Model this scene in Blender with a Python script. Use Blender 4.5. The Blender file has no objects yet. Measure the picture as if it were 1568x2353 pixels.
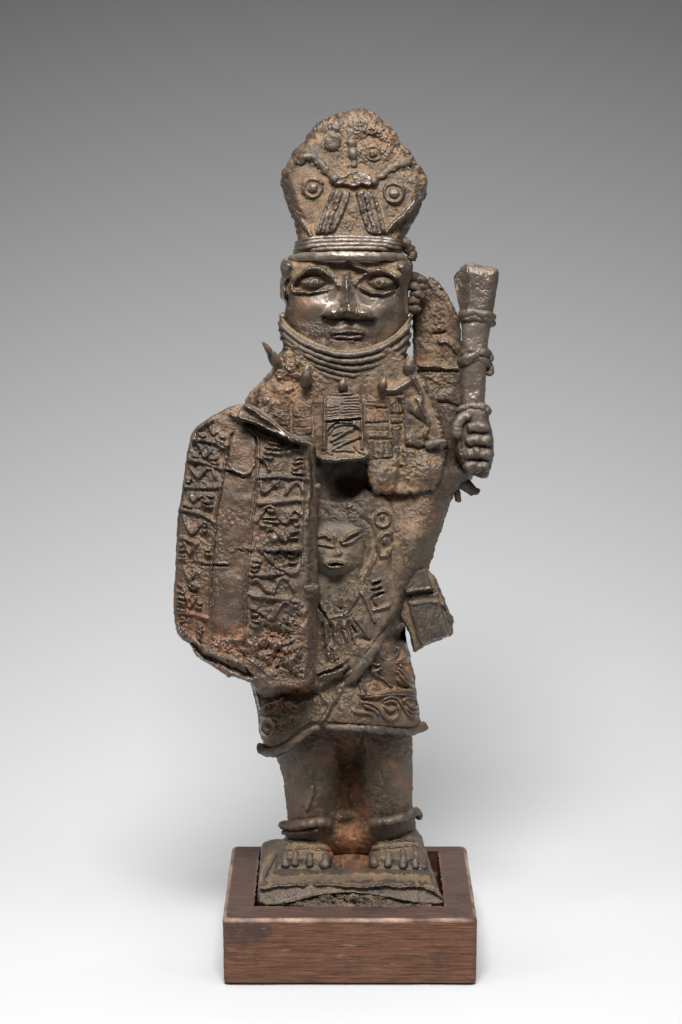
import bpy, math
import numpy as np

# ------------------------------------------------------------------ camera, world, lights, exposure
S = 0.0002                      # one modelling unit = 0.2 mm; the statue is about 0.4 m tall
CAMD, TH = 5770.0, math.radians(11.0)
ZB = 1048.0                     # height of the camera target over the table, modelling units
IW, IH = 1568.0, 2353.0
scene = bpy.context.scene
cam_d = bpy.data.cameras.new('camera'); cam = bpy.data.objects.new('camera', cam_d)
scene.collection.objects.link(cam); scene.camera = cam
CP = np.array([0.0, -CAMD*math.cos(TH), CAMD*math.sin(TH)])
cam.location = (0, CP[1]*S, (CP[2]+ZB)*S)
cam.rotation_euler = (math.radians(90)-TH, 0, 0)
cam_d.sensor_fit = 'VERTICAL'; cam_d.sensor_height = 36.0
cam_d.lens = 36.0*CAMD/IH
cam_d.clip_start = 0.05; cam_d.clip_end = 50

world = bpy.data.worlds.new('World'); scene.world = world; world.use_nodes = True
world.node_tree.nodes['Background'].inputs[0].default_value = (0.9, 0.95, 1.0, 1)
world.node_tree.nodes['Background'].inputs[1].default_value = 0.015
scene.view_settings.view_transform = 'Standard'
scene.view_settings.look = 'None'
scene.view_settings.exposure = 0.0
scene.render.engine = 'CYCLES'

def area(name, loc, target, sx, sy, power, color=(1, 1, 1), spread=180):
    l = bpy.data.lights.new(name, 'AREA'); l.shape = 'RECTANGLE'; l.size = sx; l.size_y = sy
    l.energy = power; l.color = color; l.spread = math.radians(spread)
    o = bpy.data.objects.new(name, l); scene.collection.objects.link(o)
    o.location = loc
    d = np.array(target, float)-np.array(loc, float)
    from mathutils import Vector
    o.rotation_euler = Vector(d).to_track_quat('-Z', 'Y').to_euler()
    return o
area('overhead_softbox', (0.0, 0.06, 1.0), (0.0, 0.04, 0.0), 0.6, 0.30, 2.5, (1.0, 0.99, 0.97), 120)
area('key_softbox', (-0.03, -0.64, 0.98), (0, 0, 0.20), 0.40, 0.20, 3.9, (1.0, 0.985, 0.965), 84)
area('table_fill', (0.0, -0.36, 0.85), (0, -0.30, 0.0), 0.8, 0.25, 1.9, (1.0, 0.99, 0.98), 120)  # added fill lamp, shapes the falloff on table and backdrop
area('left_fill', (-0.70, -0.50, 0.60), (0, -0.1, 0.15), 0.15, 0.4, 0.25, (1.0, 0.985, 0.96), 80)  # added weak fill from the left
area('right_fill', (0.70, -0.50, 0.60), (0, -0.1, 0.15), 0.15, 0.4, 0.25, (0.98, 0.99, 1.0), 80)  # added weak fill from the right

# ------------------------------------------------------------------ maths helpers
F = np.array([0, math.cos(TH), -math.sin(TH)]); U = np.array([0, math.sin(TH), math.cos(TH)])
def W(px, py, h):
    """point of the place seen at photograph position px, py that stands h in front of the figure's axis"""
    px = np.asarray(px, float); py = np.asarray(py, float); h = np.asarray(h, float)
    dx = px-784.0; dv = -(py-1176.5)
    ry = F[1]*CAMD+U[1]*dv; rz = F[2]*CAMD+U[2]*dv
    t = (-h-CP[1])/ry
    return np.stack([dx*t, -h+0*t, CP[2]+rz*t+ZB], -1)
def hz(py, Z):
    """h of a horizontal plane at height Z (over the table)"""
    py = np.asarray(py, float)
    dv = -(py-1176.5)
    ry = F[1]*CAMD+U[1]*dv; rz = F[2]*CAMD+U[2]*dv
    t = (Z-ZB-CP[2])/rz
    return -(CP[1]+ry*t)

_rng = np.random.RandomState(7)
_T = _rng.rand(8, 256, 256).astype(np.float32)*2-1
def vn(x, y, sc, seed=0):
    x = x/sc+seed*17.37; y = y/sc+seed*9.71
    xi = np.floor(x).astype(int); yi = np.floor(y).astype(int)
    fx = (x-xi).astype(np.float32); fy = (y-yi).astype(np.float32)
    fx = fx*fx*(3-2*fx); fy = fy*fy*(3-2*fy)
    t = _T[seed % 8]; a = xi & 255; b = yi & 255; a1 = (xi+1) & 255; b1 = (yi+1) & 255
    return (t[b, a]*(1-fx)+t[b, a1]*fx)*(1-fy)+(t[b1, a]*(1-fx)+t[b1, a1]*fx)*fy
def fbm(x, y, sc, oct=3, seed=0, gain=.5):
    o = 0; a = 1.0
    for k in range(oct):
        # rotate each octave so lattice lines do not stack up
        c, s = math.cos(.7*k+seed), math.sin(.7*k+seed)
        o = o+a*vn(x*c-y*s, x*s+y*c, sc/(2**k), seed+k); a *= gain
    return o
def sstep(a, b, x):
    t = np.clip((x-a)/(b-a), 0, 1); return t*t*(3-2*t)
def box(a, r):
    if r < 1: return a
    def b1(a):
        p = np.pad(a, ((r+1, r), (0, 0)), 'edge'); c = np.cumsum(p, 0, dtype=np.float64)
        return (c[2*r+1:]-c[:-2*r-1])/(2*r+1)
    return b1(b1(a).T).T
def smoothpoly(p, closed, n=2):
    p = np.array(p, float)
    for _ in range(n):
        if closed:
            q = np.roll(p, -1, 0)
            p = np.stack([p*.75+q*.25, p*.25+q*.75], 1).reshape(-1, 2)
        else:
            a, b = p[:-1], p[1:]
            m = np.stack([a*.75+b*.25, a*.25+b*.75], 1).reshape(-1, 2)
            p = np.vstack([p[:1], m[1:-1], p[-1:]]) if len(p) > 2 else p
    return p
def resample(p, step):
    p = np.asarray(p, float)
    d = np.r_[0, np.cumsum(np.hypot(*np.diff(p, axis=0).T[:2]))]
    n = max(3, int(d[-1]/step)+1)
    t = np.linspace(0, d[-1], n)
    return np.stack([np.interp(t, d, p[:, k]) for k in range(p.shape[1])], 1), t, d[-1]
def segdist(p, X, Y):
    D = np.full(X.shape, 1e9, np.float32); Tt = np.zeros(X.shape, np.float32)
    L = np.r_[0, np.cumsum(np.hypot(*np.diff(p, axis=0).T))]; tot = max(L[-1], 1e-6)
    for i in range(len(p)-1):
        ax, ay = p[i]; bx, by = p[i+1]
        vx, vy = bx-ax, by-ay; ll = vx*vx+vy*vy+1e-9
        t = np.clip(((X-ax)*vx+(Y-ay)*vy)/ll, 0, 1)
        d = (X-ax-t*vx)**2+(Y-ay-t*vy)**2
        m = d < D
        D = np.where(m, d, D); Tt = np.where(m, (L[i]+t*math.sqrt(ll))/tot, Tt)
    return np.sqrt(D), Tt
def inside(p, X, Y):
    c = np.zeros(X.shape, bool); n = len(p)
    for i in range(n):
        x0, y0 = p[i]; x1, y1 = p[(i+1) % n]
        if y0 == y1: continue
        m = ((y0 > Y) != (y1 > Y)) & (X < (x1-x0)*(Y-y0)/(y1-y0)+x0)
        c ^= m
    return c

# affine frames of the close-up crops used for measuring
class Crop:
    def __init__(s, x0, y0, k): s.x0, s.y0, s.k = x0, y0, k
    def __call__(s, pts): return [(s.x0+a*s.k, s.y0+b*s.k) for a, b in pts]
A = Crop(588.2, 228.8, .3752); B = Crop(588.2, 555.6, .3752); Cc = Crop(588.2, 849.7, .3752)
D = Crop(653.6, 1176.5, .29179); Ee = Crop(379.1, 902.0, .30566); Fc = Crop(555.6, 1470.6, .31263)
G = Crop(555.6, 1797.4, .33347); I = Crop(627.5, 575.2, .21676)
J1 = Crop(379.1, 902.0, .2501); J2 = Crop(379.1, 1143.8, .2501); J3 = Crop(379.1, 1359.5, .2501)
K = Crop(705.9, 1307.2, .17507)
Pp = Crop(0, 0, 1)

# patina regions, plus a dark strip dividing shield rim from body: x, y, radius x, radius y, strength; channels rust, green, dark, tan
TINT = {
 'rust': [(800, 1750, 26, 60, 1.0), (780, 1850, 20, 80, .9), (830, 1850, 20, 80, .9), (800, 1940, 60, 30, 1.5), (690, 700, 30, 26, 1.5), (450, 1430, 60, 90, 1.1), (520, 1480, 110, 60, .9), (640, 1500, 90, 60, .6), (805, 1790, 40, 120, .9), (800, 1925, 50, 60, 1.2), (640, 1600, 60, 60, .6),
          (860, 1600, 90, 40, .35), (560, 1060, 50, 90, .45), (560, 1240, 60, 120, .25), (700, 1460, 40, 60, .5), (940, 1560, 30, 60, .6), (920, 1760, 30, 50, .8), (670, 1830, 26, 50, .7), (730, 1720, 40, 20, .8), (880, 1720, 40, 20, .7), (600, 1480, 60, 30, .8), (830, 1000, 30, 30, .6), (1000, 820, 26, 40, .5), (990, 1180, 60, 40, .5), (900, 330, 50, 60, .4),
          (660, 890, 50, 50, .5), (880, 1120, 80, 30, .5), (450, 1250, 40, 80, .3), (950, 1720, 40, 80, .3), (1010, 760, 30, 60, .4), (690, 960, 60, 50, .3), (860, 930, 50, 40, .4), (730, 470, 60, 60, .3)],
 'green': [(800, 1250, 90, 150, .9), (760, 1350, 90, 80, .8), (790, 1560, 80, 100, .8), (720, 1780, 40, 90, .8), (860, 1780, 50, 110, .6), (1010, 850, 50, 80, .6), (720, 1620, 60, 50, .7), (860, 1040, 60, 60, .5),
           (780, 1070, 50, 30, 1.0), (740, 1880, 40, 40, .6), (930, 1900, 60, 60, .5), (1000, 1400, 50, 70, .5)],
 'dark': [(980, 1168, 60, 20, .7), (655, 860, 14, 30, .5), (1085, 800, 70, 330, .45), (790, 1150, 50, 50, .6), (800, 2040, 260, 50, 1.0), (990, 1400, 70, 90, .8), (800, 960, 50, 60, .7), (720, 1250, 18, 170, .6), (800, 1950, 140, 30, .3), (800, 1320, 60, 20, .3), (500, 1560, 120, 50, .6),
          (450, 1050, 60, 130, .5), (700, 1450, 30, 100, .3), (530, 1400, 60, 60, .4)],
 'tan': [(700, 1800, 36, 90, .7), (900, 1790, 40, 90, .6), (800, 1330, 80, 60, .5), (1000, 1220, 40, 60, .6), (660, 870, 80, 80, .9), (850, 960, 130, 130, .9), (960, 1230, 90, 80, .9), (820, 400, 160, 140, .7), (1010, 800, 60, 120, .7), (760, 1960, 140, 40, .6), (800, 1340, 130, 80, .6), (640, 1480, 110, 70, .5), (880, 1500, 60, 60, .5),
         (900, 1100, 90, 60, .9), (690, 1800, 30, 100, .4), (800, 2000, 200, 30, .5), (880, 1220, 60, 90, .6)],
}
def tints(x, y):
    out = []
    wx = x+26*fbm(x, y, 45, 3, 3); wy = y+26*fbm(x, y, 45, 3, 4)
    for k, ch in enumerate(('rust', 'green', 'dark', 'tan')):
        v = np.zeros(x.shape)
        for cx, cy, rx, ry, s in TINT[ch]:
            d = ((wx-cx)/rx)**2+((wy-cy)/ry)**2
            v = np.maximum(v, s*np.exp(-d*1.1))
        v = v*(.75+.55*fbm(x, y, 22, 3, 5+k))
        out.append(np.clip(v, 0, 1))
    return out

# ------------------------------------------------------------------ object helpers
def link(o, parent=None):
    scene.collection.objects.link(o)
    if parent is not None: o.parent = parent
    return o
ORIG = {}
def mesh_obj(name, V, faces, mat, parent=None, smooth=True):
    """V in modelling units in place coordinates; object origin = the thing's own base"""
    off = np.zeros(3)
    p = parent
    if parent is not None and parent.name in ORIG: off = ORIG[parent.name]
    me = bpy.data.meshes.new(name)
    V = (np.asarray(V, np.float64)-off)*S
    faces = np.asarray(faces, np.int32)
    me.vertices.add(len(V)); me.vertices.foreach_set('co', V.astype(np.float32).ravel())
    n = len(faces); k = faces.shape[1]
    me.loops.add(n*k); me.loops.foreach_set('vertex_index', faces.ravel())
    me.polygons.add(n); me.polygons.foreach_set('loop_start', np.arange(n, dtype=np.int32)*k)
    me.update(calc_edges=True); me.validate()
    me.polygons.foreach_set('use_smooth', np.full(len(me.polygons), smooth))
    me.materials.append(mat)
    o = bpy.data.objects.new(name, me)
    link(o, parent)
    ORIG[o.name] = off
    return o
def thing(name, label, cat, loc):
    o = bpy.data.objects.new(name, None); link(o); o.empty_display_size = .02
    o.location = np.array(loc)*S; ORIG[o.name] = np.array(loc, float)
    o['label'] = label; o['category'] = cat
    return o
def setattrs(o, cav, x, y, wax=None):
    me = o.data
    a = me.attributes.new('cav', 'FLOAT', 'POINT'); a.data.foreach_set('value', np.asarray(cav, np.float32).ravel())
    r, g, d, t = tints(x, y)
    for nme, v in (('rust', r), ('green', g), ('dark', d), ('tan', t)):
        a = me.attributes.new(nme, 'FLOAT', 'POINT'); a.data.foreach_set('value', v.astype(np.float32).ravel())
    a = me.attributes.new('wax', 'FLOAT', 'POINT')
    a.data.foreach_set('value', np.broadcast_to(np.asarray(0 if wax is None else wax, np.float32), v.shape).astype(np.float32).ravel())

# ------------------------------------------------------------------ materials
def nodes(m):
    m.use_nodes = True; nt = m.node_tree
    return nt, nt.nodes, nt.links, nt.nodes['Principled BSDF']
def N(nt, t, **kw):
    n = nt.nodes.new(t)
    for k, v in kw.items():
        if k.startswith('i_'): n.inputs[k[2:]].default_value = v
        else: setattr(n, k, v)
    return n
def mixc(nt, fac, a, b, bt='MIX'):
    m = nt.nodes.new('ShaderNodeMix'); m.data_type = 'RGBA'; m.blend_type = bt
    for sock, v in ((m.inputs[0], fac), (m.inputs[6], a), (m.inputs[7], b)):
        if hasattr(v, 'is_linked'): nt.links.new(v, sock)
        elif isinstance(v, (int, float)): sock.default_value = v
        else: sock.default_value = (*v, 1)
    return m.outputs[2]
def mth(nt, op, a, b=0.0, c=None, clamp=False):
    m = nt.nodes.new('ShaderNodeMath'); m.operation = op; m.use_clamp = clamp
    for k, v in enumerate((a, b) if c is None else (a, b, c)):
        if hasattr(v, 'is_linked'): nt.links.new(v, m.inputs[k])
        else: m.inputs[k].default_value = v
    return m.outputs[0]
def rng(nt, v, a, b, c=0.0, d=1.0, smooth=True):
    m = nt.nodes.new('ShaderNodeMapRange'); m.interpolation_type = 'SMOOTHSTEP' if smooth else 'LINEAR'
    nt.links.new(v, m.inputs[0])
    for k, x in zip((1, 2, 3, 4), (a, b, c, d)): m.inputs[k].default_value = x
    return m.outputs[0]
def noise(nt, scale, detail=4, rough=.55, vec=None, dist=0):
    n = N(nt, 'ShaderNodeTexNoise'); n.inputs['Scale'].default_value = scale
    n.inputs['Detail'].default_value = detail; n.inputs['Roughness'].default_value = rough; n.inputs['Distortion'].default_value = dist
    if vec is not None: nt.links.new(vec, n.inputs['Vector'])
    return n.outputs['Fac']

def bronze_material(name, dustiness=1.0, polish=0.0):
    m = bpy.data.materials.new(name); nt, ns, ls, b = nodes(m)
    obj = N(nt, 'ShaderNodeTexCoord').outputs['Object']
    at = {}
    for k in ('cav', 'rust', 'green', 'dark', 'tan', 'wax'):
        a = N(nt, 'ShaderNodeAttribute'); a.attribute_name = k; at[k] = a.outputs['Fac']
    n1 = noise(nt, 90, 5, .6, obj); n2 = noise(nt, 420, 4, .6, obj); n3 = noise(nt, 1600, 3, .6, obj)
    base = mixc(nt, rng(nt, n1, .35, .65), (.026, .018, .012), (.085, .054, .034))
    base = mixc(nt, rng(nt, n2, .45, .7, 0, .6), base, (.062, .050, .036))
    # dry earth left in the hollows, less on the rubbed high points
    c = mth(nt, 'ADD', at['cav'], mth(nt, 'MULTIPLY_ADD', n2, 1.3, -.65))
    c = mth(nt, 'SUBTRACT', c, mth(nt, 'MULTIPLY', at['tan'], .75))
    c = mth(nt, 'ADD', c, mth(nt, 'MULTIPLY', at['wax'], .9))
    dust = rng(nt, c, -.85, .25, .95*dustiness, 0.0)
    dcol = mixc(nt, rng(nt, n3, .3, .7), (.072, .047, .026), (.285, .185, .103))
    dcol = mixc(nt, mth(nt, 'MULTIPLY', at['green'], .6), dcol, (.125, .107, .064))
    col = mixc(nt, dust, base, dcol)
    col = mixc(nt, mth(nt, 'MULTIPLY', at['green'], .3), col, (.100, .092, .062))
    rn = rng(nt, n2, .3, .62, .25, 1.0)
    col = mixc(nt, mth(nt, 'MULTIPLY', mth(nt, 'MULTIPLY', at['rust'], rn), .62, clamp=True), col, (.34, .12, .045))
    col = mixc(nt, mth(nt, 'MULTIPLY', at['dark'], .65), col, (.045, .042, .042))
    # rubbed metal on the edges
    hi = rng(nt, mth(nt, 'ADD', at['cav'], mth(nt, 'MULTIPLY_ADD', n3, 1.0, -.5)), .35, 1.3)
    hi = mth(nt, 'MAXIMUM', hi, mth(nt, 'MULTIPLY', at['wax'], rng(nt, n1, .25, .6, .3, .9)))
    col = mixc(nt, mth(nt, 'MULTIPLY', hi, .72), col, (.215, .180, .150))
    col = mixc(nt, rng(nt, at['wax'], .5, 1, 0, .6), col, (.235, .190, .150))  # rubbed areas lightened again, part of their sheen put into the colour
    speck = rng(nt, noise(nt, 2600, 2, .5, obj), .66, .74)
    col = mixc(nt, mth(nt, 'MULTIPLY', speck, .35), col, (.02, .015, .012))
    ls.new(col, b.inputs['Base Color'])
    ls.new(mth(nt, 'MULTIPLY', hi, .72), b.inputs['Metallic'])
    r = rng(nt, dust, 0, 1, .43-.04*polish, .80)
    r = mth(nt, 'MULTIPLY_ADD', hi, -.15, r); r = mth(nt, 'MULTIPLY_ADD', n3, .16, mth(nt, 'SUBTRACT', r, .08), clamp=True)
    ls.new(r, b.inputs['Roughness'])
    b.inputs['Specular IOR Level'].default_value = .55
    bp = N(nt, 'ShaderNodeBump'); bp.inputs['Strength'].default_value = .75; bp.inputs['Distance'].default_value = .00045
    hgt = mth(nt, 'ADD', mth(nt, 'MULTIPLY', n3, .55), mth(nt, 'MULTIPLY', noise(nt, 800, 5, .65, obj), .9))
    vo = N(nt, 'ShaderNodeTexVoronoi'); vo.inputs['Scale'].default_value = 900; ls.new(obj, vo.inputs['Vector'])
    pit = rng(nt, vo.outputs['Distance'], .05, .3, -.35, 0)
    hgt = mth(nt, 'ADD', hgt, pit)
    smoothing = rng(nt, at['wax'], 0, 1, 1.0, .35)
    ls.new(mth(nt, 'MULTIPLY', hgt, smoothing), bp.inputs['Height']); ls.new(bp.outputs[0], b.inputs['Normal'])
    return m
M_BR = bronze_material('cast_bronze')
M_SH = bronze_material('shield_bronze', .75, .3)

# ------------------------------------------------------------------ relief solids
class Relief:
    def __init__(s, name, parent, outline, mid=0., T=20., Tb=20., R=20., step=1.7, jag=1.4, seed=0, smooth=2, mat=None, wax=None, lbl=None, rough=1.0, gain=1.6):
        s.name, s.parent, s.mat, s.wax, s.R, s.seed, s.lbl = name, parent, mat or M_BR, wax, R, seed, lbl
        p = smoothpoly(outline, True, smooth)
        x0, y0 = p.min(0)-6; x1, y1 = p.max(0)+6
        s.step = step
        s.xs = np.arange(x0, x1, step); s.ys = np.arange(y0, y1, step)
        s.X, s.Y = np.meshgrid(s.xs, s.ys)
        X, Y = s.X, s.Y
        s.JX = X+2.0*fbm(X, Y, 16, 2, seed+1)+.8*vn(X, Y, 5, seed+2)
        s.JY = Y+2.0*fbm(X, Y, 16, 2, seed+3)+.8*vn(X, Y, 5, seed+4)
        jx = X+jag*fbm(X, Y, 9, 3, seed+5, .6); jy = Y+jag*fbm(X, Y, 9, 3, seed+6, .6)
        pc = np.vstack([p, p[:1]])
        d, _ = segdist(pc, jx, jy)
        s.sd = np.where(inside(p, jx, jy), d, -d).astype(np.float64)
        s.mid = (mid(X, Y) if callable(mid) else np.full(X.shape, float(mid)))
        s.T = (T(X, Y) if callable(T) else np.full(X.shape, float(T)))
        s.Tb = Tb
        s.r = np.zeros(X.shape)
        s.dustx = np.zeros(X.shape)
        s.rgh = rough; s.gain = gain
        s.done = False
        s.fil = []
    def win(s, p, m):
        x0, y0 = np.min(p, 0)-m; x1, y1 = np.max(p, 0)+m
        a = max(0, int((x0-s.xs[0])/s.step)); b = min(len(s.xs), int((x1-s.xs[0])/s.step)+2)
        c = max(0, int((y0-s.ys[0])/s.step)); d = min(len(s.ys), int((y1-s.ys[0])/s.step)+2)
        return (slice(c, d), slice(a, b))
    def ridge(s, pts, w, a, kind='g', taper=0., sm=2, mode='add'):
        p = smoothpoly(pts, False, sm) if len(pts) > 2 else np.array(pts, float)
        sl = s.win(p, w*3.2)
        X, Y = s.JX[sl], s.JY[sl]
        if X.size == 0: return s
        d, t = segdist(p, X, Y)
        u = d/w
        if kind == 'g': f = np.exp(-u*u*1.4)
        elif kind == 'r': f = np.sqrt(np.clip(1-u*u, 0, 1))
        elif kind == 'flat': f = sstep(1.25, .85, u)
        if taper: f = f*np.clip(np.minimum(t, 1-t)/taper, 0, 1)**.6
        if mode == 'add': s.r[sl] += a*f
        else: s.r[sl] = np.where(a*f > 0, np.maximum(s.r[sl], a*f), s.r[sl])
        return s
    def lines(s, L, w, a, **k):
        for l in L: s.ridge(l, w, a, **k)
        return s
    def blob(s, c, rx, ry, a, rot=0, kind='g'):
        cx, cy = c; m = max(rx, ry)*2.4
        sl = s.win(np.array([[cx, cy]]), m)
        X, Y = s.JX[sl]-cx, s.JY[sl]-cy
        if X.size == 0: return s
        co, si = math.cos(math.radians(rot)), math.sin(math.radians(rot))
        u = ((X*co+Y*si)/rx)**2+((-X*si+Y*co)/ry)**2
        if kind == 'g': f = np.exp(-u*1.2)
        elif kind == 'dome': f = np.sqrt(np.clip(1-u, 0, 1))
        elif kind == 'ring': f = np.exp(-((np.sqrt(u)-1)/.22)**2)
        elif kind == 'flat': f = sstep(1.15, .85, np.sqrt(u))
        s.r[sl] += a*f
        return s
    def plate(s, pts, a, e=3., sm=1, lo=None):
        p = smoothpoly(pts, True, sm) if sm else np.array(pts, float)
        sl = s.win(p, e*2+4)
        X, Y = s.JX[sl], s.JY[sl]
        if X.size == 0: return s
        d, _ = segdist(np.vstack([p, p[:1]]), X, Y)
        d = np.where(inside(p, X, Y), d, -d)
        s.r[sl] += a*sstep(-e, e, d)
        return s
    def crust(s, c, rx, ry, amp, sc=9, seed=11):
        X, Y = s.X, s.Y
        m = np.exp(-(((X-c[0])/rx)**2+((Y-c[1])/ry)**2)*1.2)
        n = fbm(X, Y, sc, 4, seed, .62)
        n2 = fbm(X+5*n, Y+5*n, sc*1.6, 4, seed+2, .6)
        s.r += amp*.75*m*(.75*n2-.5*np.abs(n)+.25*vn(X, Y, sc*2.5, seed+1))
        return s
    def surf(s):
        X, Y = s.X, s.Y
        t = np.clip(s.sd/s.R, 0, 1)
        prof = np.sqrt(1-(1-t)**2)
        patch = .35+.9*sstep(-.1, .6, fbm(X, Y, 60, 2, s.seed+12))
        n = 1.25*s.rgh*(1.6*fbm(X, Y, 30, 2, s.seed+3)+patch*(.8*fbm(X, Y, 9, 3, s.seed+8, .6)+.4*vn(X, Y, 3.1, s.seed+9)))
        s.rel = s.r*s.gain+n
        edge = np.clip(s.sd/5., 0, 1)
        s.front = s.mid+s.T*prof+s.rel*edge
        s.back = s.mid-s.Tb*prof
        s.done = True
        return s
    def H(s, x, y):
        if not s.done: s.surf()
        a = np.clip((np.asarray(x)-s.xs[0])/s.step, 0, len(s.xs)-1.01); b = np.clip((np.asarray(y)-s.ys[0])/s.step, 0, len(s.ys)-1.01)
        i = a.astype(int); j = b.astype(int); fx = a-i; fy = b-j; f = s.front
        return (f[j, i]*(1-fx)+f[j, i+1]*fx)*(1-fy)+(f[j+1, i]*(1-fx)+f[j+1, i+1]*fx)*fy
    def build(s):
        if not s.done: s.surf()
        ins = s.sd > 0
        cell = ins[:-1, :-1] | ins[1:, :-1] | ins[:-1, 1:] | ins[1:, 1:]
        used = np.zeros(ins.shape, bool)
        used[:-1, :-1] |= cell; used[1:, :-1] |= cell; used[:-1, 1:] |= cell; used[1:, 1:] |= cell
        gy, gx = np.gradient(s.sd, s.step)
        g2 = gx*gx+gy*gy+1e-3
        out = used & ~ins
        k = np.where(out, -s.sd/np.maximum(g2, .3), 0)
        k = np.clip(k, 0, s.step*1.6)
        PX = s.X+gx*k; PY = s.Y+gy*k
        fr = np.where(ins, s.front, s.mid); bk = np.where(ins, s.back, s.mid)
        iu = np.full(ins.shape, -1, int); nu = used.sum(); iu[used] = np.arange(nu)
        ib = iu.copy(); ni = ins.sum(); ib[ins] = nu+np.arange(ni)
        V = np.vstack([W(PX[used], PY[used], fr[used]), W(PX[ins], PY[ins], bk[ins])])
        def quads(ix, flip):
            q = np.stack([ix[:-1, :-1][cell], ix[1:, :-1][cell], ix[1:, 1:][cell], ix[:-1, 1:][cell]], 1)
            return q[:, ::-1] if flip else q
        fq = np.vstack([quads(iu, False), quads(ib, True)])
        r1 = max(1, int(4.5/s.step)); r2 = max(2, int(13/s.step))
        R = np.where(ins, s.rel, 0); mk = ins.astype(float)
        def bl(r):
            return box(box(R, r), r)/np.maximum(box(box(mk, r), r), .05)
        cav = (R-bl(r1))*.36+(R-bl(r2))*.13
        edge = np.exp(-np.clip(s.sd, 0, 99)/4.)*.7*np.clip(12./max(s.R, 1), 0, 1)
        cav = np.clip(cav+edge+s.dustx, -2, 2)
        o = mesh_obj(s.name, V, fq, s.mat, s.parent)
        if callable(s.wax): wx = s.wax(s.X, s.Y)
        else: wx = np.full(s.X.shape, float(s.wax or 0))
        cat = lambda a: np.r_[a[used], a[ins]]
        setattrs(o, cat(cav), cat(s.X), cat(s.Y), cat(wx))
        if s.lbl: o['label'] = s.lbl
        s.obj = o
        return o

def tube(name, parent, pts, r, host=None, h=None, lift=0., ends=(1, 1), flat=1., sides=12, jit=.10, cav=.55, wax=.25, sm=2, seed=0, lbl=None, step=2.0, mat=None, rad=None):
    """a cast wire, roll or horn; pts in photograph positions; ends = radius factor at both ends"""
    p = smoothpoly(pts, False, sm) if len(pts) > 2 else np.array(pts, float)
    q, t, L = resample(p, step)
    u = t/max(L, 1e-6)
    if host is not None:
        hh = host.H(q[:, 0], q[:, 1]); k = max(1, int(3/step))
        hp = np.pad(hh, k, 'edge'); hh = np.convolve(hp, np.ones(2*k+1)/(2*k+1), 'valid')+lift
    else:
        hv = np.atleast_1d(np.array(h, float)); hh = np.interp(u, np.linspace(0, 1, len(hv)), hv)+lift
    q = q+np.stack([vn(q[:, 0], q[:, 1], 9, seed), vn(q[:, 0], q[:, 1], 9, seed+1)], 1)*min(.9, r*.14)
    if rad is not None: rr = r*np.interp(u, np.linspace(0, 1, len(rad)), rad)
    else: rr = r*(ends[0]*(1-u)+ends[1]*u)
    # rounded ends
    capd = np.minimum(t, L-t); capr = np.clip(capd/(r*.8), 0, 1); rr = rr*np.sqrt(np.clip(1-(1-capr)**2, .004, 1))
    c = W(q[:, 0], q[:, 1], hh)
    tg = np.gradient(c, axis=0); tg /= np.linalg.norm(tg, axis=1, keepdims=True)+1e-9
    n0 = np.tile(np.array([0, -1., 0]), (len(c), 1)); n0 -= (n0*tg).sum(1, keepdims=True)*tg
    bad = np.linalg.norm(n0, axis=1) < .15
    n0[bad] = np.cross(tg[bad], [1., 0, 0])
    n0 /= np.linalg.norm(n0, axis=1, keepdims=True)+1e-9
    b0 = np.cross(tg, n0)
    a = np.linspace(0, 2*math.pi, sides, endpoint=False)
    ca, sa = np.cos(a), np.sin(a)
    jr = 1+jit*(fbm(t[:, None]+a[None]*r*1.0+c[:, :1]*.3, a[None]*r+c[:, 2:]*.2+0*t[:, None], max(4, r*.9), 3, seed+3))
    RR = rr[:, None]*jr
    V = c[:, None, :]+b0[:, None, :]*(RR*ca)[..., None]+n0[:, None, :]*(RR*sa*flat)[..., None]
    m = len(c)
    idx = np.arange(m*sides).reshape(m, sides)
    f = np.stack([idx[:-1], np.roll(idx, -1, 1)[:-1], np.roll(idx, -1, 1)[1:], idx[1:]], -1).reshape(-1, 4)
    # end caps as degenerate-free fans of quads
    caps = []
    for row, fl in ((idx[0], True), (idx[-1], False)):
        for i in range(0, sides-2, 2):
            qd = [row[0], row[i+1], row[i+2], row[(i+3) % sides]] if (i+3) < sides else None
            if qd: caps.append(qd if not fl else qd[::-1])
    V = V.reshape(-1, 3)
    o = mesh_obj(name, V, np.vstack([f, np.array(caps)]), mat or M_BR, parent)
    xx = np.repeat(q[:, 0], sides)+np.tile(ca*r, m); yy = np.repeat(q[:, 1], sides)+np.tile(sa*r, m)
    cv = cav*(.25+.9*np.clip(np.tile(sa, m), -1, 1))+.35*(jr.reshape(-1)-1)/max(jit, .01)
    setattrs(o, cv, xx, yy, wax)
    if lbl: o['label'] = lbl
    return o

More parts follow.
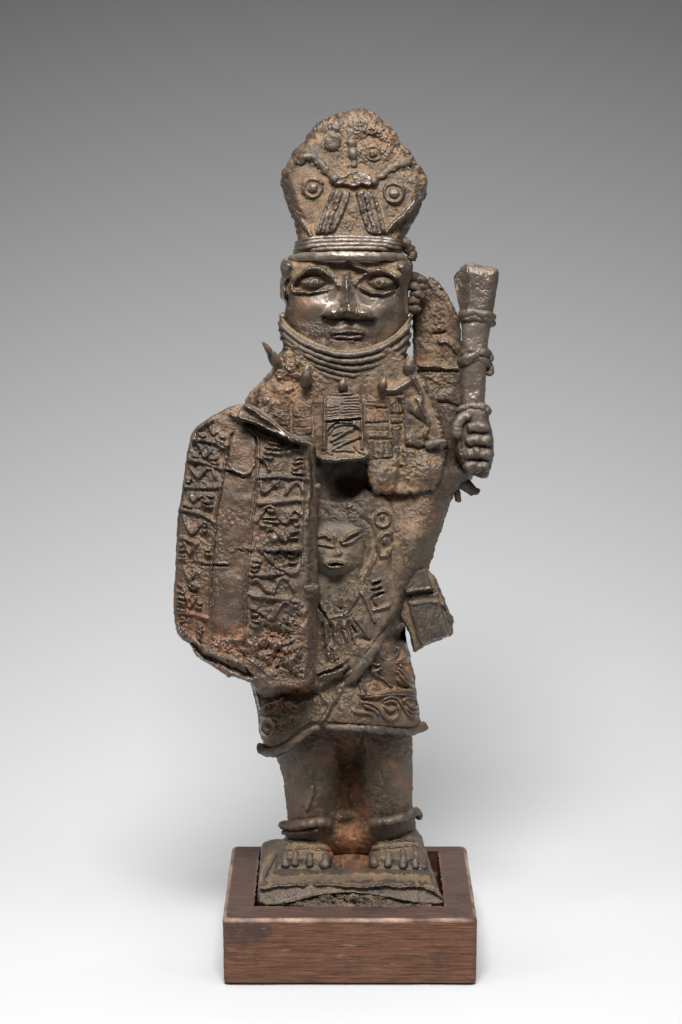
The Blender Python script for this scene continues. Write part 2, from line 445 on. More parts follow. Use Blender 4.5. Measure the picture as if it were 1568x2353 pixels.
# ------------------------------------------------------------------ setting: the studio sweep
def sweep():
    m = bpy.data.materials.new('backdrop_paper'); nt, ns, ls, b = nodes(m)
    b.inputs['Base Color'].default_value = (.492, .498, .510, 1); b.inputs['Roughness'].default_value = .9
    b.inputs['Specular IOR Level'].default_value = .1
    Rr = 4500.; y0 = 420.
    pts = [(-1100, 0), (-800, 0), (-400, 0), (0, 0)]
    for a in np.linspace(0, 90, 60): pts.append((y0+Rr*math.sin(math.radians(a)), Rr*(1-math.cos(math.radians(a)))))
    for z in (6000, 7000): pts.append((y0+Rr, z))
    xs = np.linspace(-3400, 3400, 41)
    V = np.array([[x, y, z] for (y, z) in pts for x in xs]); n = len(xs); m_ = len(pts)
    idx = np.arange(n*m_).reshape(m_, n)
    f = np.stack([idx[:-1, :-1], idx[:-1, 1:], idx[1:, 1:], idx[1:, :-1]], -1).reshape(-1, 4)
    o = mesh_obj('studio_backdrop', V, f, m); o['kind'] = 'structure'
    o['label'] = 'seamless pale grey paper sweep behind and under the figure'
sweep()

# ------------------------------------------------------------------ wooden base
HB = 260.                                   # half depth of the block
ZW = float(W(784, 2112, HB)[2])             # height of its top
def wood_material(name, raw=False):
    m = bpy.data.materials.new(name); nt, ns, ls, b = nodes(m)
    obj = N(nt, 'ShaderNodeTexCoord').outputs['Object']
    mp = N(nt, 'ShaderNodeMapping'); mp.inputs['Scale'].default_value = (1, 9, 26); ls.new(obj, mp.inputs[0])
    g1 = noise(nt, 38, 6, .62, mp.outputs[0], .5)
    mp2 = N(nt, 'ShaderNodeMapping'); mp2.inputs['Scale'].default_value = (1.4, 14, 44); ls.new(obj, mp2.inputs[0])
    g2 = noise(nt, 90, 5, .7, mp2.outputs[0], .2)
    mp3 = N(nt, 'ShaderNodeMapping'); mp3.inputs['Scale'].default_value = (10, 10, 1.2); ls.new(obj, mp3.inputs[0])
    g3 = noise(nt, 160, 3, .7, mp3.outputs[0])
    big = noise(nt, 26, 4, .6, obj); fine = noise(nt, 900, 4, .6, obj)
    if raw:
        col = mixc(nt, big, (.03, .011, .007), (.09, .03, .015))
    else:
        col = mixc(nt, rng(nt, g1, .34, .66), (.052, .024, .014), (.135, .058, .031))
        col = mixc(nt, rng(nt, g2, .46, .68, 0, .75), col, (.235, .112, .060))
        col = mixc(nt, rng(nt, g3, .5, .75, 0, .35), col, (.05, .028, .02))
        geo = N(nt, 'ShaderNodeNewGeometry')
        sx = N(nt, 'ShaderNodeSeparateXYZ'); ls.new(geo.outputs['Normal'], sx.inputs[0])
        # darker, greyer tone on the upward faces, broken up by noise
        top = rng(nt, mth(nt, 'ADD', sx.outputs['Z'], mth(nt, 'MULTIPLY_ADD', big, .8, -.4)), .45, .8, 0, .72)
        col = mixc(nt, top, col, (.058, .040, .038))
        st = rng(nt, noise(nt, 30, 5, .7, obj), .54, .66, 0, .8)
        col = mixc(nt, st, col, (.040, .026, .024))
        w = N(nt, 'ShaderNodeAttribute'); w.attribute_name = 'wear_glint'
        we = mth(nt, 'MULTIPLY', w.outputs['Fac'], rng(nt, fine, .35, .6, .55, 1))
        col = mixc(nt, mth(nt, 'MULTIPLY', we, .85, clamp=True), col, (.42, .28, .21))  # pale edge colour: some wear, and a painted highlight on the bevel
        mp4 = N(nt, 'ShaderNodeMapping'); mp4.inputs['Rotation'].default_value = (0, 0, .5); mp4.inputs['Scale'].default_value = (1, 14, 6); ls.new(obj, mp4.inputs[0])
        scr = rng(nt, noise(nt, 70, 2, .5, mp4.outputs[0]), .685, .72, 0, .5)
        col = mixc(nt, scr, col, (.24, .15, .10))
    ls.new(col, b.inputs['Base Color'])
    b.inputs['Specular IOR Level'].default_value = .3
    ls.new(rng(nt, fine, .2, .8, .42, .62), b.inputs['Roughness'])
    bp = N(nt, 'ShaderNodeBump'); bp.inputs['Strength'].default_value = .5; bp.inputs['Distance'].default_value = .00025
    ls.new(mth(nt, 'ADD', mth(nt, 'ADD', g2, mth(nt, 'MULTIPLY', fine, .5)), g1), bp.inputs['Height']); ls.new(bp.outputs[0], b.inputs['Normal'])
    return m
M_WD = wood_material('dark_wood'); M_RAW = wood_material('raw_wood', True)

def wooden_base():
    xl, xr = W(511, 2118, HB)[0], W(1098, 2118, HB)[0]
    il, ir = W(584, 2084, 176)[0], W(1022, 2084, 176)[0]
    fi = -176.; bi = 215.                  # inner front / back in place Y
    root = thing('wooden_base', 'dark brown wooden block with a rectangular recess under the bronze figure', 'wooden base', (0, 0, 0))
    NS = 90
    def loop(x0, x1, y0, y1):
        a = np.linspace(0, 1, NS, endpoint=False)
        X = np.r_[x0+(x1-x0)*a, np.full(NS, x1), x1+(x0-x1)*a, np.full(NS, x0)]
        Y = np.r_[np.full(NS, y0), y0+(y1-y0)*a, np.full(NS, y1), y1+(y0-y1)*a]
        return X, Y
    def ease(rad, x0, x1, y0, y1):         # rounded corners of radius rad
        X, Y = loop(x0, x1, y0, y1)
        cx, cy = (x0+x1)/2, (y0+y1)/2; hx, hy = abs(x1-x0)/2, abs(y1-y0)/2
        dx, dy = X-cx, Y-cy
        ex, ey = np.maximum(np.abs(dx)-(hx-rad), 0), np.maximum(np.abs(dy)-(hy-rad), 0)
        l = np.hypot(ex, ey); k = np.where((ex > 0) & (ey > 0), rad/np.maximum(l, 1e-6), 1)
        both = (ex > 0) & (ey > 0)
        X = np.where(both, cx+np.sign(dx)*((hx-rad)+ex*k), X); Y = np.where(both, cy+np.sign(dy)*((hy-rad)+ey*k), Y)
        return X, Y
    rings = []; wear_glint = []
    def add(ins, z, w, rad=12):
        X, Y = ease(rad, xl+ins, xr-ins, -HB+ins, HB-ins)
        rings.append((X, Y, np.full(X.shape, float(z)))); wear_glint.append(np.full(X.shape, float(w)))
    add(12, 0, 0); add(8, 3, 0); add(2, 7, .15); add(0, 10, .1)
    for z in np.linspace(12, ZW-12, 40): add(0, z, 0)
    for a in np.linspace(0, 90, 9):
        s_, c_ = math.sin(math.radians(a)), math.cos(math.radians(a))
        add(10*(1-c_), ZW-10+10*s_, math.sin(math.radians(2*a))**.7)  # bevel gets a painted highlight line along the top edge
    Xi, Yi = loop(il, ir, fi, bi); Xo, Yo = ease(12, xl+10, xr-10, -HB+10, HB-10)
    for k in np.linspace(.06, 1, 22):
        X = Xo+(Xi-Xo)*k; Y = Yo+(Yi-Yo)*k
        if k > .9:
            X = X+2.2*fbm(Y, X, 14, 3, 2)*(k-.9)*10; Y = Y+1.5*fbm(X, Y, 14, 3, 3)*(k-.9)*10
        rings.append((X, Y, np.full(X.shape, ZW))); wear_glint.append(np.full(X.shape, .6*max(0, k-.9)*10*.6))
    XL, YL = rings[-1][0], rings[-1][1]
    V = []; 
    for (X, Y, Z) in rings:
        amp = 1.0
        n = fbm(X+Z*.3, Y+Z, 90, 3, 4)*.8+fbm(X+Z, Y-Z, 18, 2, 6)*.2
        # push along a rough outward direction
        cx = (xl+xr)/2
        top = (Z > ZW-1)
        V.append(np.stack([X+np.where(top, 0, np.sign(X-cx)*n*(np.abs(X-cx) > (xr-xl)/2-20)), Y+np.where(top, 0, np.sign(Y)*n*(np.abs(Y) > HB-20)), Z+np.where(top, n*.7, 0)], 1))
    # the block narrows very slightly towards the table
    V = np.array(V); 
    zz = V[..., 2]; V[..., 0] = V[..., 0]*(1-.008*(1-zz/ZW))
    m_, n_ = V.shape[:2]; idx = np.arange(m_*n_).reshape(m_, n_)
    f = np.stack([idx[:-1], np.roll(idx, -1, 1)[:-1], np.roll(idx, -1, 1)[1:], idx[1:]], -1).reshape(-1, 4)
    o = mesh_obj('block', V.reshape(-1, 3), f, M_WD, root)
    a = o.data.attributes.new('wear_glint', 'FLOAT', 'POINT')
    wv = np.array(wear_glint); 
    wv = wv*(.6+.6*np.array([fbm(r[0]+r[2], r[1], 40, 3, 7) for r in rings]))
    a.data.foreach_set('value', np.clip(wv, 0, 1).astype(np.float32).ravel())
    # raw walls and floor of the recess
    R2 = [np.stack([XL, YL, V[-1][:, 2]], 1)]
    for k, z in enumerate((ZW-4, ZW-12, ZW-30, ZW-48, ZW-60)):
        nx = fbm(XL+z*3, YL, 9, 3, k)*2.0; R2.append(np.stack([XL+nx, YL+nx, np.full(XL.shape, z)], 1))
    R2.append(np.stack([XL*.02+(il+ir)/2, YL*.02, np.full(XL.shape, ZW-60.)], 1))
    V2 = np.array(R2); m2, n2 = V2.shape[:2]; idx = np.arange(m2*n2).reshape(m2, n2)
    f = np.stack([idx[:-1], np.roll(idx, -1, 1)[:-1], np.roll(idx, -1, 1)[1:], idx[1:]], -1).reshape(-1, 4)
    o = mesh_obj('recess', V2.reshape(-1, 3), f, M_RAW, root); o['label'] = 'rough raw reddish wood inside the recess'
    return root
wooden_base()

# ------------------------------------------------------------------ the bronze figure
FIG = thing('bronze_figure', 'weathered bronze warrior figure with tall headdress, shield and staff standing in the wooden block', 'statue', (0, 0, ZW-20))
ORIG[FIG.name] = np.array((0, 0, ZW-20.))

# ---- body: shoulders, torso, arm, legs in one continuous piece
def bmid(X, Y): return -60*sstep(1420, 1700, Y)-38*sstep(1700, 1900, Y)
def bT(X, Y):
    legs = sstep(1560, 1660, Y)
    tor = 118+10*sstep(1000, 1300, Y)
    tor = tor*(1-.25*sstep(960, 1050, X))
    return tor*(1-legs)+78*legs
body = Relief('body', FIG, [(690, 760), (645, 800), (625, 850), (592, 885), (563, 912), (561, 960), (555, 1050), (556, 1200), (562, 1400), (577, 1560), (592, 1640), (612, 1715), (637, 1740), (652, 1790), (658, 1850), (661, 1890), (652, 1930), (700, 1965),
    (760, 1970), (800, 1972), (850, 1970), (905, 1965), (957, 1930), (955, 1880), (948, 1850), (949, 1780), (948, 1690), (950, 1600), (940, 1510), (930, 1440), (945, 1380), (985, 1312), (1000, 1262), (1024, 1190), (1040, 1140), (1062, 1120), (1090, 1098), (1092, 1075),
    (1060, 1050), (1045, 1000), (1025, 960), (1000, 910), (965, 870), (940, 830), (900, 780), (800, 770)],
    bmid, bT, 95, 62, seed=1, rough=1.15)
body.blob((606, 915), 34, 26, 16).crust((650, 860), 60, 60, 6).crust((640, 830), 50, 60, 5, 14, 3)
body.crust((980, 1170), 60, 40, 4)
body.blob((955, 1245), 45, 55, 12, 15).blob((1010, 1160), 30, 60, 8)
# gap between the legs
body.blob((803, 1760), 26, 62, -40).blob((805, 1860), 34, 70, -34).blob((808, 1730), 24, 40, -14)
body.blob((807, 1830), 10, 34, 13).blob((795, 1878), 20, 12, 16)
body.blob((706, 1800), 50, 170, 22).blob((890, 1790), 55, 170, 20)
body.ridge([(720, 1810), (716, 1835), (706, 1858)], 5, 5).ridge([(840, 1700), (868, 1760), (880, 1805)], 4, -3, taper=.3)
body.blob((800, 1115), 60, 30, -16)                  # hollow under the chest bell
body.blob((930, 1460), 34, 22, -50)                   # hollow under the hip flap
body.surf(); body.build()

# the arm carried behind the shield
tube('shield_arm', FIG, [(606, 930), (575, 1030), (590, 1160), (640, 1240)], 42, h=[40, 90, 150, 205], ends=(1.05, .75), sides=24, jit=.06, cav=0, wax=0)
tube('shield_grip', FIG, [(600, 1180), (640, 1240), (680, 1300)], 16, h=[200, 214, 200], sides=14)

# ---- tunic: the quilted cape over the chest
def tmid(X, Y): return 74-0*X
tun_o = [(642, 815), (620, 870), (585, 905), (590, 950), (640, 985), (700, 1030), (730, 1062), (742, 1066)]+Cc([(640, 560), (668, 600), (672, 650), (690, 720), (735, 778), (770, 760), (800, 775), (850, 762), (880, 780), (930, 772), (985, 778), (1020, 760), (1060, 762), (1110, 738), (1125, 690), (1150, 640), (1168, 560), (1168, 490), (1180, 440), (1150, 380), (1130, 250), (1100, 170), (1050, 80), (990, 20), (960, -40), (900, -90)])+[(880, 780), (700, 770)]
def tT(X, Y):
    u = (X-800)/210.
    return 82-34*np.clip(u, -1.3, 1.3)**2
tunic = Relief('tunic', FIG, tun_o, tmid, tT, 50, 9, jag=3.2, seed=2, rough=1.6, gain=1.25)
PLQ = []
for (x0, y0, x1, y1, a) in [(672, 235, 800, 325, 3.5), (672, 333, 812, 412, 3.5), (690, 425, 838, 540, 3.5), (822, 190, 905, 262, 3), (825, 270, 900, 325, 3), (830, 335, 898, 368, 3),
                            (225, 215, 345, 290, 3.2), (225, 300, 345, 400, 3.2), (135, 190, 205, 260, 3), (140, 270, 208, 340, 3), (680, 180, 800, 228, 2)]:
    PLQ.append((x0, y0, x1, y1))
for L in ([(700, 238), (805, 232)], [(668, 328), (815, 324)], [(690, 425), (835, 422)], [(828, 275), (900, 272)], [(832, 330), (898, 322)], [(665, 560), (840, 540)], [(812, 180), (835, 440), (850, 530)], [(215, 200), (220, 400)], [(352, 210), (350, 400)]):
    tunic.ridge(Cc(L), 2.0, -5, sm=0)
for k in range(6): tunic.ridge(Cc([(700+k*22, 440), (704+k*22, 530)]), 2.2, 2.2 if k % 2 else -2.2, sm=0)
for k in range(4): tunic.ridge(Cc([(745+k*14, 245), (745+k*14, 300)]), 1.4, -1.8, sm=0)
tunic.ridge(Cc([(790, 120), (850, 130), (900, 100), (960, 60)]), 9, 9).ridge(Cc([(810, 155), (900, 150)]), 4, -6)
tunic.ridge(Cc([(960, 40), (1010, 130), (1020, 190), (1000, 250)]), 8, 8).ridge(Cc([(1040, 90), (1100, 200), (1140, 330), (1150, 400)]), 8, 9)
tunic.ridge(Cc([(990, 180), (1030, 250), (1060, 330), (1040, 400)]), 6, 8).ridge(Cc([(940, 270), (1000, 300), (1050, 350)]), 5, -9)
tunic.ridge(Cc([(880, 200), (900, 400), (885, 560), (880, 700)]), 7, -9).ridge(Cc([(930, 470), (1010, 490), (1060, 460)]), 6, -12)
tunic.blob(Cc([(1060, 620)])[0], 38, 30, 16).blob(Cc([(770, 650)])[0], 32, 30, 12)
tunic.ridge(Cc([(670, 600), (660, 690), (700, 760)]), 7, 4)
tunic.crust(Cc([(960, 560)])[0], 70, 70, 6, 11).crust(Cc([(230, 60)])[0], 70, 60, 8, 16, 4).crust((650, 840), 60, 60, 8, 14, 5)
tunic.ridge(Cc([(110, 200), (60, 250), (30, 330)]), 7, 5)
tunic.surf(); TU = tunic.build()
for k, (x0, y0, x1, y1) in enumerate(PLQ):
    cx, cy = Cc([((x0+x1)/2, (y0+y1)/2)])[0]; m = float(tunic.H(cx, cy))
    q = Cc([(x0, y0), ((x0+x1)/2, y0-3), (x1, y0+2), (x1+3, (y0+y1)/2), (x1, y1), ((x0+x1)/2, y1+3), (x0+2, y1), (x0-2, (y0+y1)/2)])
    pq = Relief('plaque', TU, q, lambda X, Y: tunic.H(X, Y)-4, 6.5, 4, 3.5, step=1.4, jag=1.6, seed=30+k, rough=.6, gain=1.2, smooth=1)
    (ax, ay), (bx, by) = Cc([(x0, y0), (x1, y1)])
    if k % 3 != 1:
        for t in (.28, .5, .72): pq.ridge([(ax+(bx-ax)*t, ay+5), (ax+(bx-ax)*t+1, by-5)], 1.5, -2.2, sm=0)
    else: pq.ridge([(ax+4, (ay+by)/2), (bx-4, (ay+by)/2)], 1.6, -2.4, sm=0)
    pq.surf(); pq.build()
# broken flange under the cape on the right
tube('spur', FIG, Cc([(1240, 670), (1300, 720), (1335, 745), (1375, 738)]), 15, h=[30, 25, 25], ends=(1.2, .5), wax=.1)
tube('spur', FIG, Cc([(1270, 680), (1300, 720), (1324, 775)]), 11, h=[30, 28], ends=(1.2, .4), wax=.1)
tube('spur', FIG, Cc([(1215, 700), (1235, 760), (1243, 815)]), 9, h=[20, 20], ends=(1, .8), wax=.1)

# ---- collar and its rings
col_o = B([(150, 440), (146, 470), (140, 520), (150, 570), (165, 620), (190, 690), (240, 760), (330, 820), (450, 860), (600, 870), (720, 850), (830, 800), (900, 740), (930, 660), (946, 560), (948, 470), (946, 440), (925, 470), (870, 530), (810, 582), (730, 612), (640, 638), (545, 650), (460, 632), (380, 605), (300, 565), (215, 510), (175, 462)])
def colmid(X, Y): return 0*X
def colT(X, Y):
    u = (X-792)/150.
    return 166*np.sqrt(np.clip(1-.66*u*u, .1, 1))-14*sstep(800, 870, Y)
collar = Relief('collar', FIG, col_o, colmid, colT, 110, 9, jag=.6, seed=4, rough=.8)
r1 = B([(152, 450), (175, 462), (215, 510), (300, 565), (380, 605), (460, 632), (545, 650), (640, 638), (730, 612), (810, 582), (870, 530), (925, 470), (944, 440)])
r2 = B([(143, 490), (190, 548), (300, 625), (400, 665), (540, 695), (680, 680), (800, 635), (890, 570), (944, 505)])
r3 = B([(146, 535), (210, 605), (320, 672), (430, 715), (560, 738), (700, 720), (820, 675), (900, 618), (944, 560)])
r4 = B([(152, 585), (240, 650), (350, 715), (470, 760), (590, 780), (720, 762), (840, 712), (905, 665), (940, 615)])
r5 = B([(172, 632), (270, 700), (380, 765), (500, 802), (610, 820), (740, 800), (850, 752), (925, 690)])
r6 = B([(205, 690), (300, 750), (400, 805), (520, 845), (620, 858), (740, 840), (840, 795), (900, 740)])
for r_ in (r1, r2, r3, r4, r5, r6): collar.ridge(r_, 6, 4)
collar.surf()
COL = collar.build()
for k, r_ in enumerate((r1, r2, r3, r4, r5, r6)):
    tube('ring', COL, r_, (12.5, 7.8, 7.6, 7.4, 6.8, 6.4)[k], host=collar, lift=(4, -1.5, -2, -2.5, -3, -3)[k], ends=(.8, .8), wax=(.8, .35, .25, .15, 0, 0)[k], cav=(.9, .5, .4, .3, .2, .1)[k], seed=k, jit=.13,  # top ring lightened by wax, its highlight put into the colour
         lbl='top ring framing the chin, highlight put into a lighter tone' if k == 0 else None)

# ---- head
hd_o = B([(200, 90), (160, 110), (146, 150), (158, 200), (152, 230), (146, 300), (150, 350), (185, 372), (176, 440), (180, 540), (300, 680), (540, 740), (780, 700), (920, 580), (940, 450), (938, 380), (930, 300), (955, 220), (965, 150), (950, 90), (700, 60), (400, 60)])
def hdT(X, Y):
    u = (X-795)/158.
    return 158*np.sqrt(np.clip(1-.72*u*u, .08, 1))-5*sstep(740, 800, Y)
head = Relief('head', FIG, hd_o, -10, hdT, 120, 26, step=1.4, jag=.7, seed=5, rough=.4,
    wax=lambda X, Y: np.clip(np.exp(-(((X-790)/105)**2+((Y-705)/55)**2)**2)*1.15+.6*np.exp(-(((X-790)/30)**2+((Y-690)/50)**2)), 0, 1))
# sockets
head.blob(I([(440, 345)])[0], 50, 19, -8, -4, 'flat').blob(I([(1120, 345)])[0], 50, 18, -7, 4, 'flat')
head.ridge(I([(200, 390), (235, 310), (320, 225), (420, 188), (520, 215), (610, 270), (700, 378)]), 5.6, 9)
head.ridge(I([(880, 355), (935, 285), (1030, 230), (1150, 205), (1250, 240), (1310, 300)]), 5.6, 9)
head.ridge(I([(200, 420), (290, 440), (400, 445), (500, 425), (590, 395)]), 4.2, 7).ridge(I([(930, 385), (1010, 430), (1100, 465), (1180, 460), (1270, 430)]), 4.2, 7)
head.ridge(I([(220, 455), (330, 475), (450, 465), (560, 440)]), 4, -3).ridge(I([(940, 430), (1050, 485), (1160, 495), (1270, 470)]), 4, -3)
# nose
head.ridge(I([(790, 290), (785, 420), (790, 520), (805, 640)]), 13, 19).ridge(I([(780, 340), (775, 450), (780, 540)]), 7, 9)
head.plate(I([(765, 360), (830, 360), (862, 520), (905, 585), (1010, 625), (1090, 690), (1095, 728), (1000, 730), (880, 728), (800, 722), (700, 716), (600, 708), (510, 705), (530, 665), (610, 610), (700, 580), (735, 500)]), 8, 4.5)
head.blob(I([(815, 640)])[0], 13, 16, 15).blob(I([(645, 655)])[0], 21, 12, 14, -14).blob(I([(965, 668)])[0], 22, 12, 13, 10)
head.ridge(I([(560, 722), (700, 728), (800, 735), (920, 735), (1050, 738)]), 4, -6, sm=1)
head.ridge(I([(718, 600), (730, 700)]), 3, -5, sm=0).ridge(I([(890, 600), (888, 700)]), 3, -5, sm=0)
# cheeks and mouth
head.blob(I([(420, 600)])[0], 42, 24, 7).blob(I([(1200, 620)])[0], 42, 26, 6)
head.blob(I([(800, 885)])[0], 50, 17, 7).ridge(I([(630, 872), (720, 858), (790, 846), (860, 852), (950, 868)]), 6, 7).ridge(I([(660, 895), (800, 900), (940, 892)]), 2.6, -5).ridge(I([(670, 918), (800, 930), (930, 912)]), 6.5, 6)
# forehead, with its broken skin
head.plate(I([(600, 150), (820, 145), (900, 190), (1030, 235), (1000, 270), (880, 300), (780, 330), (700, 300), (640, 210)]), -6, 2.5)
head.ridge(I([(800, 110), (860, 165), (950, 185), (1030, 232)]), 4, 6).ridge(I([(330, 200), (450, 165), (560, 200)]), 6, 3)
head.ridge(I([(1290, 270), (1340, 340), (1350, 450)]), 8, 4)
# knobs at the temples and the ear flap
head.blob(B([(180, 140)])[0], 14, 15, 22).blob(B([(905, 150)])[0], 20, 22, 20).blob(B([(880, 215)])[0], 12, 10, 12)
head.ridge(B([(172, 235), (163, 300), (170, 360)]), 6, 16).ridge(B([(200, 240), (196, 330), (205, 400)]), 5, -12)
head.ridge(B([(925, 240), (915, 330), (925, 420)]), 6, -6)
head.crust(B([(880, 180)])[0], 22, 28, 5, 8)
head.crust(I([(380, 820)])[0], 45, 22, 2.5, 7)
head.surf(); HEAD = head.build()
def eyeball(cx, cy, rot):
    o = I([(cx-150, cy), (cx-70, cy-55), (cx+20, cy-68), (cx+110, cy-48), (cx+180, cy+5), (cx+100, cy+62), (cx, cy+78), (cx-80, cy+55)])
    m = float(head.H(*I([(cx, cy)])[0]))
    e = Relief('eye', HEAD, o, m-1, 15, 8, 16, step=1.0, jag=.3, seed=6, rough=.35, wax=.2)
    c = I([(cx+10, cy+2)])[0]
    e.blob(c, 10, 9, 2.4, 0, 'ring').blob(c, 5.5, 5, 4, 0, 'g').blob(c, 18, 12, 3.5, 0, 'g').blob((c[0], c[1]-16), 26, 6, -3)
    e.surf(); return e.build()
eyeball(425, 340, 0); eyeball(1120, 338, 0)

# ---- plaited hair beside the right ear
for k, (x, y, r) in enumerate([(960, 215, 30), (1005, 228, 28), (968, 270, 30), (988, 318, 30), (962, 360, 28), (970, 405, 27), (1018, 270, 22)]):
    cx, cy = B([(x, y)])[0]
    tube('hair_knot', FIG, [(cx-r*.5, cy+r*.2), (cx, cy-r*.1), (cx+r*.5, cy+r*.3)], r*.4, h=[-6, 2, -6], ends=(.9, .9), seed=k, jit=.3, cav=0, wax=0)
tube('side_flange', FIG, A([(905, 850), (940, 920), (960, 960), (950, 990)]), 11, h=[60, 50, 45, 45], jit=.35, cav=.1, wax=0)

# ---- headdress
hp_o = A([(262, 880), (250, 840), (246, 790), (232, 740), (205, 680), (178, 600), (149, 525), (149, 480), (172, 420), (212, 355), (240, 305), (300, 258), (325, 195), (372, 150), (430, 108), (500, 80), (560, 70), (600, 56), (635, 50), (695, 60), (735, 85), (765, 118), (790, 138), (842, 175), (868, 220), (878, 262), (920, 288), (962, 350), (1000, 398), (1040, 458), (1057, 515), (1047, 575), (1020, 640), (998, 705), (962, 760), (932, 812), (918, 840), (905, 880), (900, 960), (600, 990), (230, 965)])
def hpmid(X, Y): return -20+.13*(Y-500)
def hpT(X, Y):
    u = (X-815)/170.
    v = sstep(620, 520, Y)
    return (112-26*np.clip(u, -1, 1)**2)*(1-v)+(118-22*np.clip(u, -1, 1)**2)*v
hp = Relief('headdress', FIG, hp_o, hpmid, hpT, 100, 30, step=1.5, jag=2.0, seed=7, rough=1.1)
hp.crust(A([(740, 220)])[0], 55, 62, 8, 9).crust(A([(620, 330)])[0], 40, 40, 4, 8, 2).crust(A([(590, 760)])[0], 32, 40, 3.5, 8, 4).crust(A([(450, 150)])[0], 70, 40, 4, 12, 6).crust(A([(930, 380)])[0], 40, 70, 4, 9, 1)
hp.ridge(A([(350, 250), (440, 200), (530, 260)]), 14, -3)
hp.ridge(A([(215, 650), (270, 740), (340, 830)]), 6, 9).ridge(A([(185, 500), (190, 600), (235, 700), (300, 800)]), 10, -2)
hp.ridge(A([(1050, 520), (1020, 600), (950, 670), (870, 740), (810, 810)]), 7, 9).ridge(A([(1010, 640), (960, 700), (880, 790)]), 9, -8)
hp.ridge(A([(930, 740), (900, 790), (870, 840)]), 4, 4)
for k in range(4): hp.ridge(A([(255+k*16, 760+k*4), (258+k*16, 860)]), 2, 2.5, sm=0)
for k in range(5): hp.ridge(A([(900-k*16, 720+k*18), (850-k*5, 850)]), 2.2, 3 if k % 2 else -3, sm=0)
# bases of the straps
stL = [(475, 540), (440, 650), (405, 750), (365, 820), (470, 815), (520, 700), (580, 560)]
stR = [(605, 555), (640, 650), (690, 800), (720, 832), (800, 825), (765, 700), (720, 560)]
hp.plate(A(stL), 5, 2).plate(A(stR), 5, 2)
hp.plate(A([(110, 470), (150, 480), (200, 560), (240, 690), (335, 830), (250, 900), (150, 850)]), -8, 7, 0).plate(A([(1090, 500), (1040, 560), (960, 668), (880, 740), (815, 815), (900, 900), (1080, 800)]), -12, 7, 0)
hp.plate(A([(440, 480), (520, 470), (570, 430), (650, 430), (710, 470), (740, 510), (700, 530), (650, 515), (600, 540), (540, 520), (470, 525)]), 9, 2.5)
hp.crust(A([(600, 480)])[0], 30, 12, 4, 6, 3)
for r_, c in ((22, (460, 265)), (18, (345, 545)), (20, (848, 575)), (16, (720, 320))): hp.blob(A([c])[0], r_*1.2, r_*1.2, 4)
# the wound bands at the foot
bands = [A([(245, 880), (330, 850), (450, 842), (600, 842), (750, 848), (850, 862), (905, 880)]), A([(240, 905), (330, 872), (450, 862), (600, 862), (750, 866), (850, 880), (900, 900)]), A([(235, 925), (320, 898), (450, 888), (600, 885), (750, 888), (850, 902), (898, 918)]), A([(232, 945), (320, 922), (450, 912), (600, 908), (750, 910), (850, 922), (896, 938)])]
hp.blob(A([(570, 900)])[0], 130, 18, 10)
hp.surf(); HP = hp.build()
for k, b_ in enumerate(bands):
    tube('band', HP, b_, 6.0, host=hp, lift=[1, 2, 3, 5][k], ends=(.9, .9), wax=.7, cav=.6, seed=k+3, jit=.12)
BR = tube('brim', HP, A([(205, 985), (240, 972), (330, 962), (450, 958), (560, 958), (680, 960), (800, 962), (880, 968), (925, 985)]), 12.5, h=[70, 112, 146, 158, 162, 158, 146, 112, 75], ends=(.8, .8), wax=.9, cav=.8, seed=9, jit=.11, sides=18, lbl='thick rolled brim above the forehead, highlight put into a lighter tone')  # wax lightens the roll, painting in its upward-facing highlight
# relief ornaments on the crown
def rosette(c, r, ring=True, worn=0.2):
    cx, cy = A([c])[0]
    a = np.linspace(0, 2*math.pi, 15)[:-1]
    m = float(hp.H(cx, cy))
    e = Relief('rosette', HP, [(cx+r*math.cos(t), cy+r*1.05*math.sin(t)) for t in a], m-2, 3.5, 4, 5, step=1.2, jag=2.6, seed=int(cx) % 7, rough=1.6, gain=1.15, wax=worn)
    if ring: e.blob((cx, cy), r*.78, r*.78, 4.5, 0, 'ring').blob((cx, cy), r*.46, r*.46, 9, 0, 'dome')
    else: e.blob((cx, cy), r*.9, r*.9, 9, 0, 'dome')
    e.surf(); return e.build()
rosette((470, 262), 25, False, .2); rosette((348, 540), 27, True, .35); rosette((846, 572), 28, True, .25); rosette((718, 330), 21, True, 0)
tube('central_ridge', HP, A([(580, 240), (590, 310), (598, 370), (603, 420)]), 9, host=hp, lift=1, ends=(1.25, .8), flat=.8, wax=.35, jit=.22, seed=2)
tube('arched_ridge', HP, A([(250, 400), (290, 355), (340, 352), (390, 385), (430, 430), (470, 475), (500, 500)]), 10.5, host=hp, lift=0, ends=(1.05, .8), flat=.8, wax=.15, jit=.42, seed=3)
tube('arched_ridge', HP, A([(955, 385), (900, 385), (840, 415), (780, 455), (730, 490), (705, 510)]), 9.5, host=hp, lift=0, ends=(1.0, .8), flat=.8, wax=.15, jit=.42, seed=4)
for nm, P1, P2, P3 in (('strap', [(480, 545), (440, 650), (400, 760), (372, 825)], [(525, 555), (485, 660), (445, 780), (425, 818)], [(572, 560), (540, 655), (500, 740), (462, 815)]),
                       ('strap', [(622, 560), (645, 650), (672, 740), (698, 815)], [(668, 560), (695, 670), (722, 780), (738, 825)], [(712, 555), (745, 650), (768, 740), (785, 815)])):
    for j, q in enumerate((P1, P2, P3)):
        tube(nm+'_cord', HP, A(q), 4.8 if j != 1 else 5.6, host=hp, lift=1, wax=.2, cav=.55, jit=.5 if j == 1 else .28, seed=j+5)

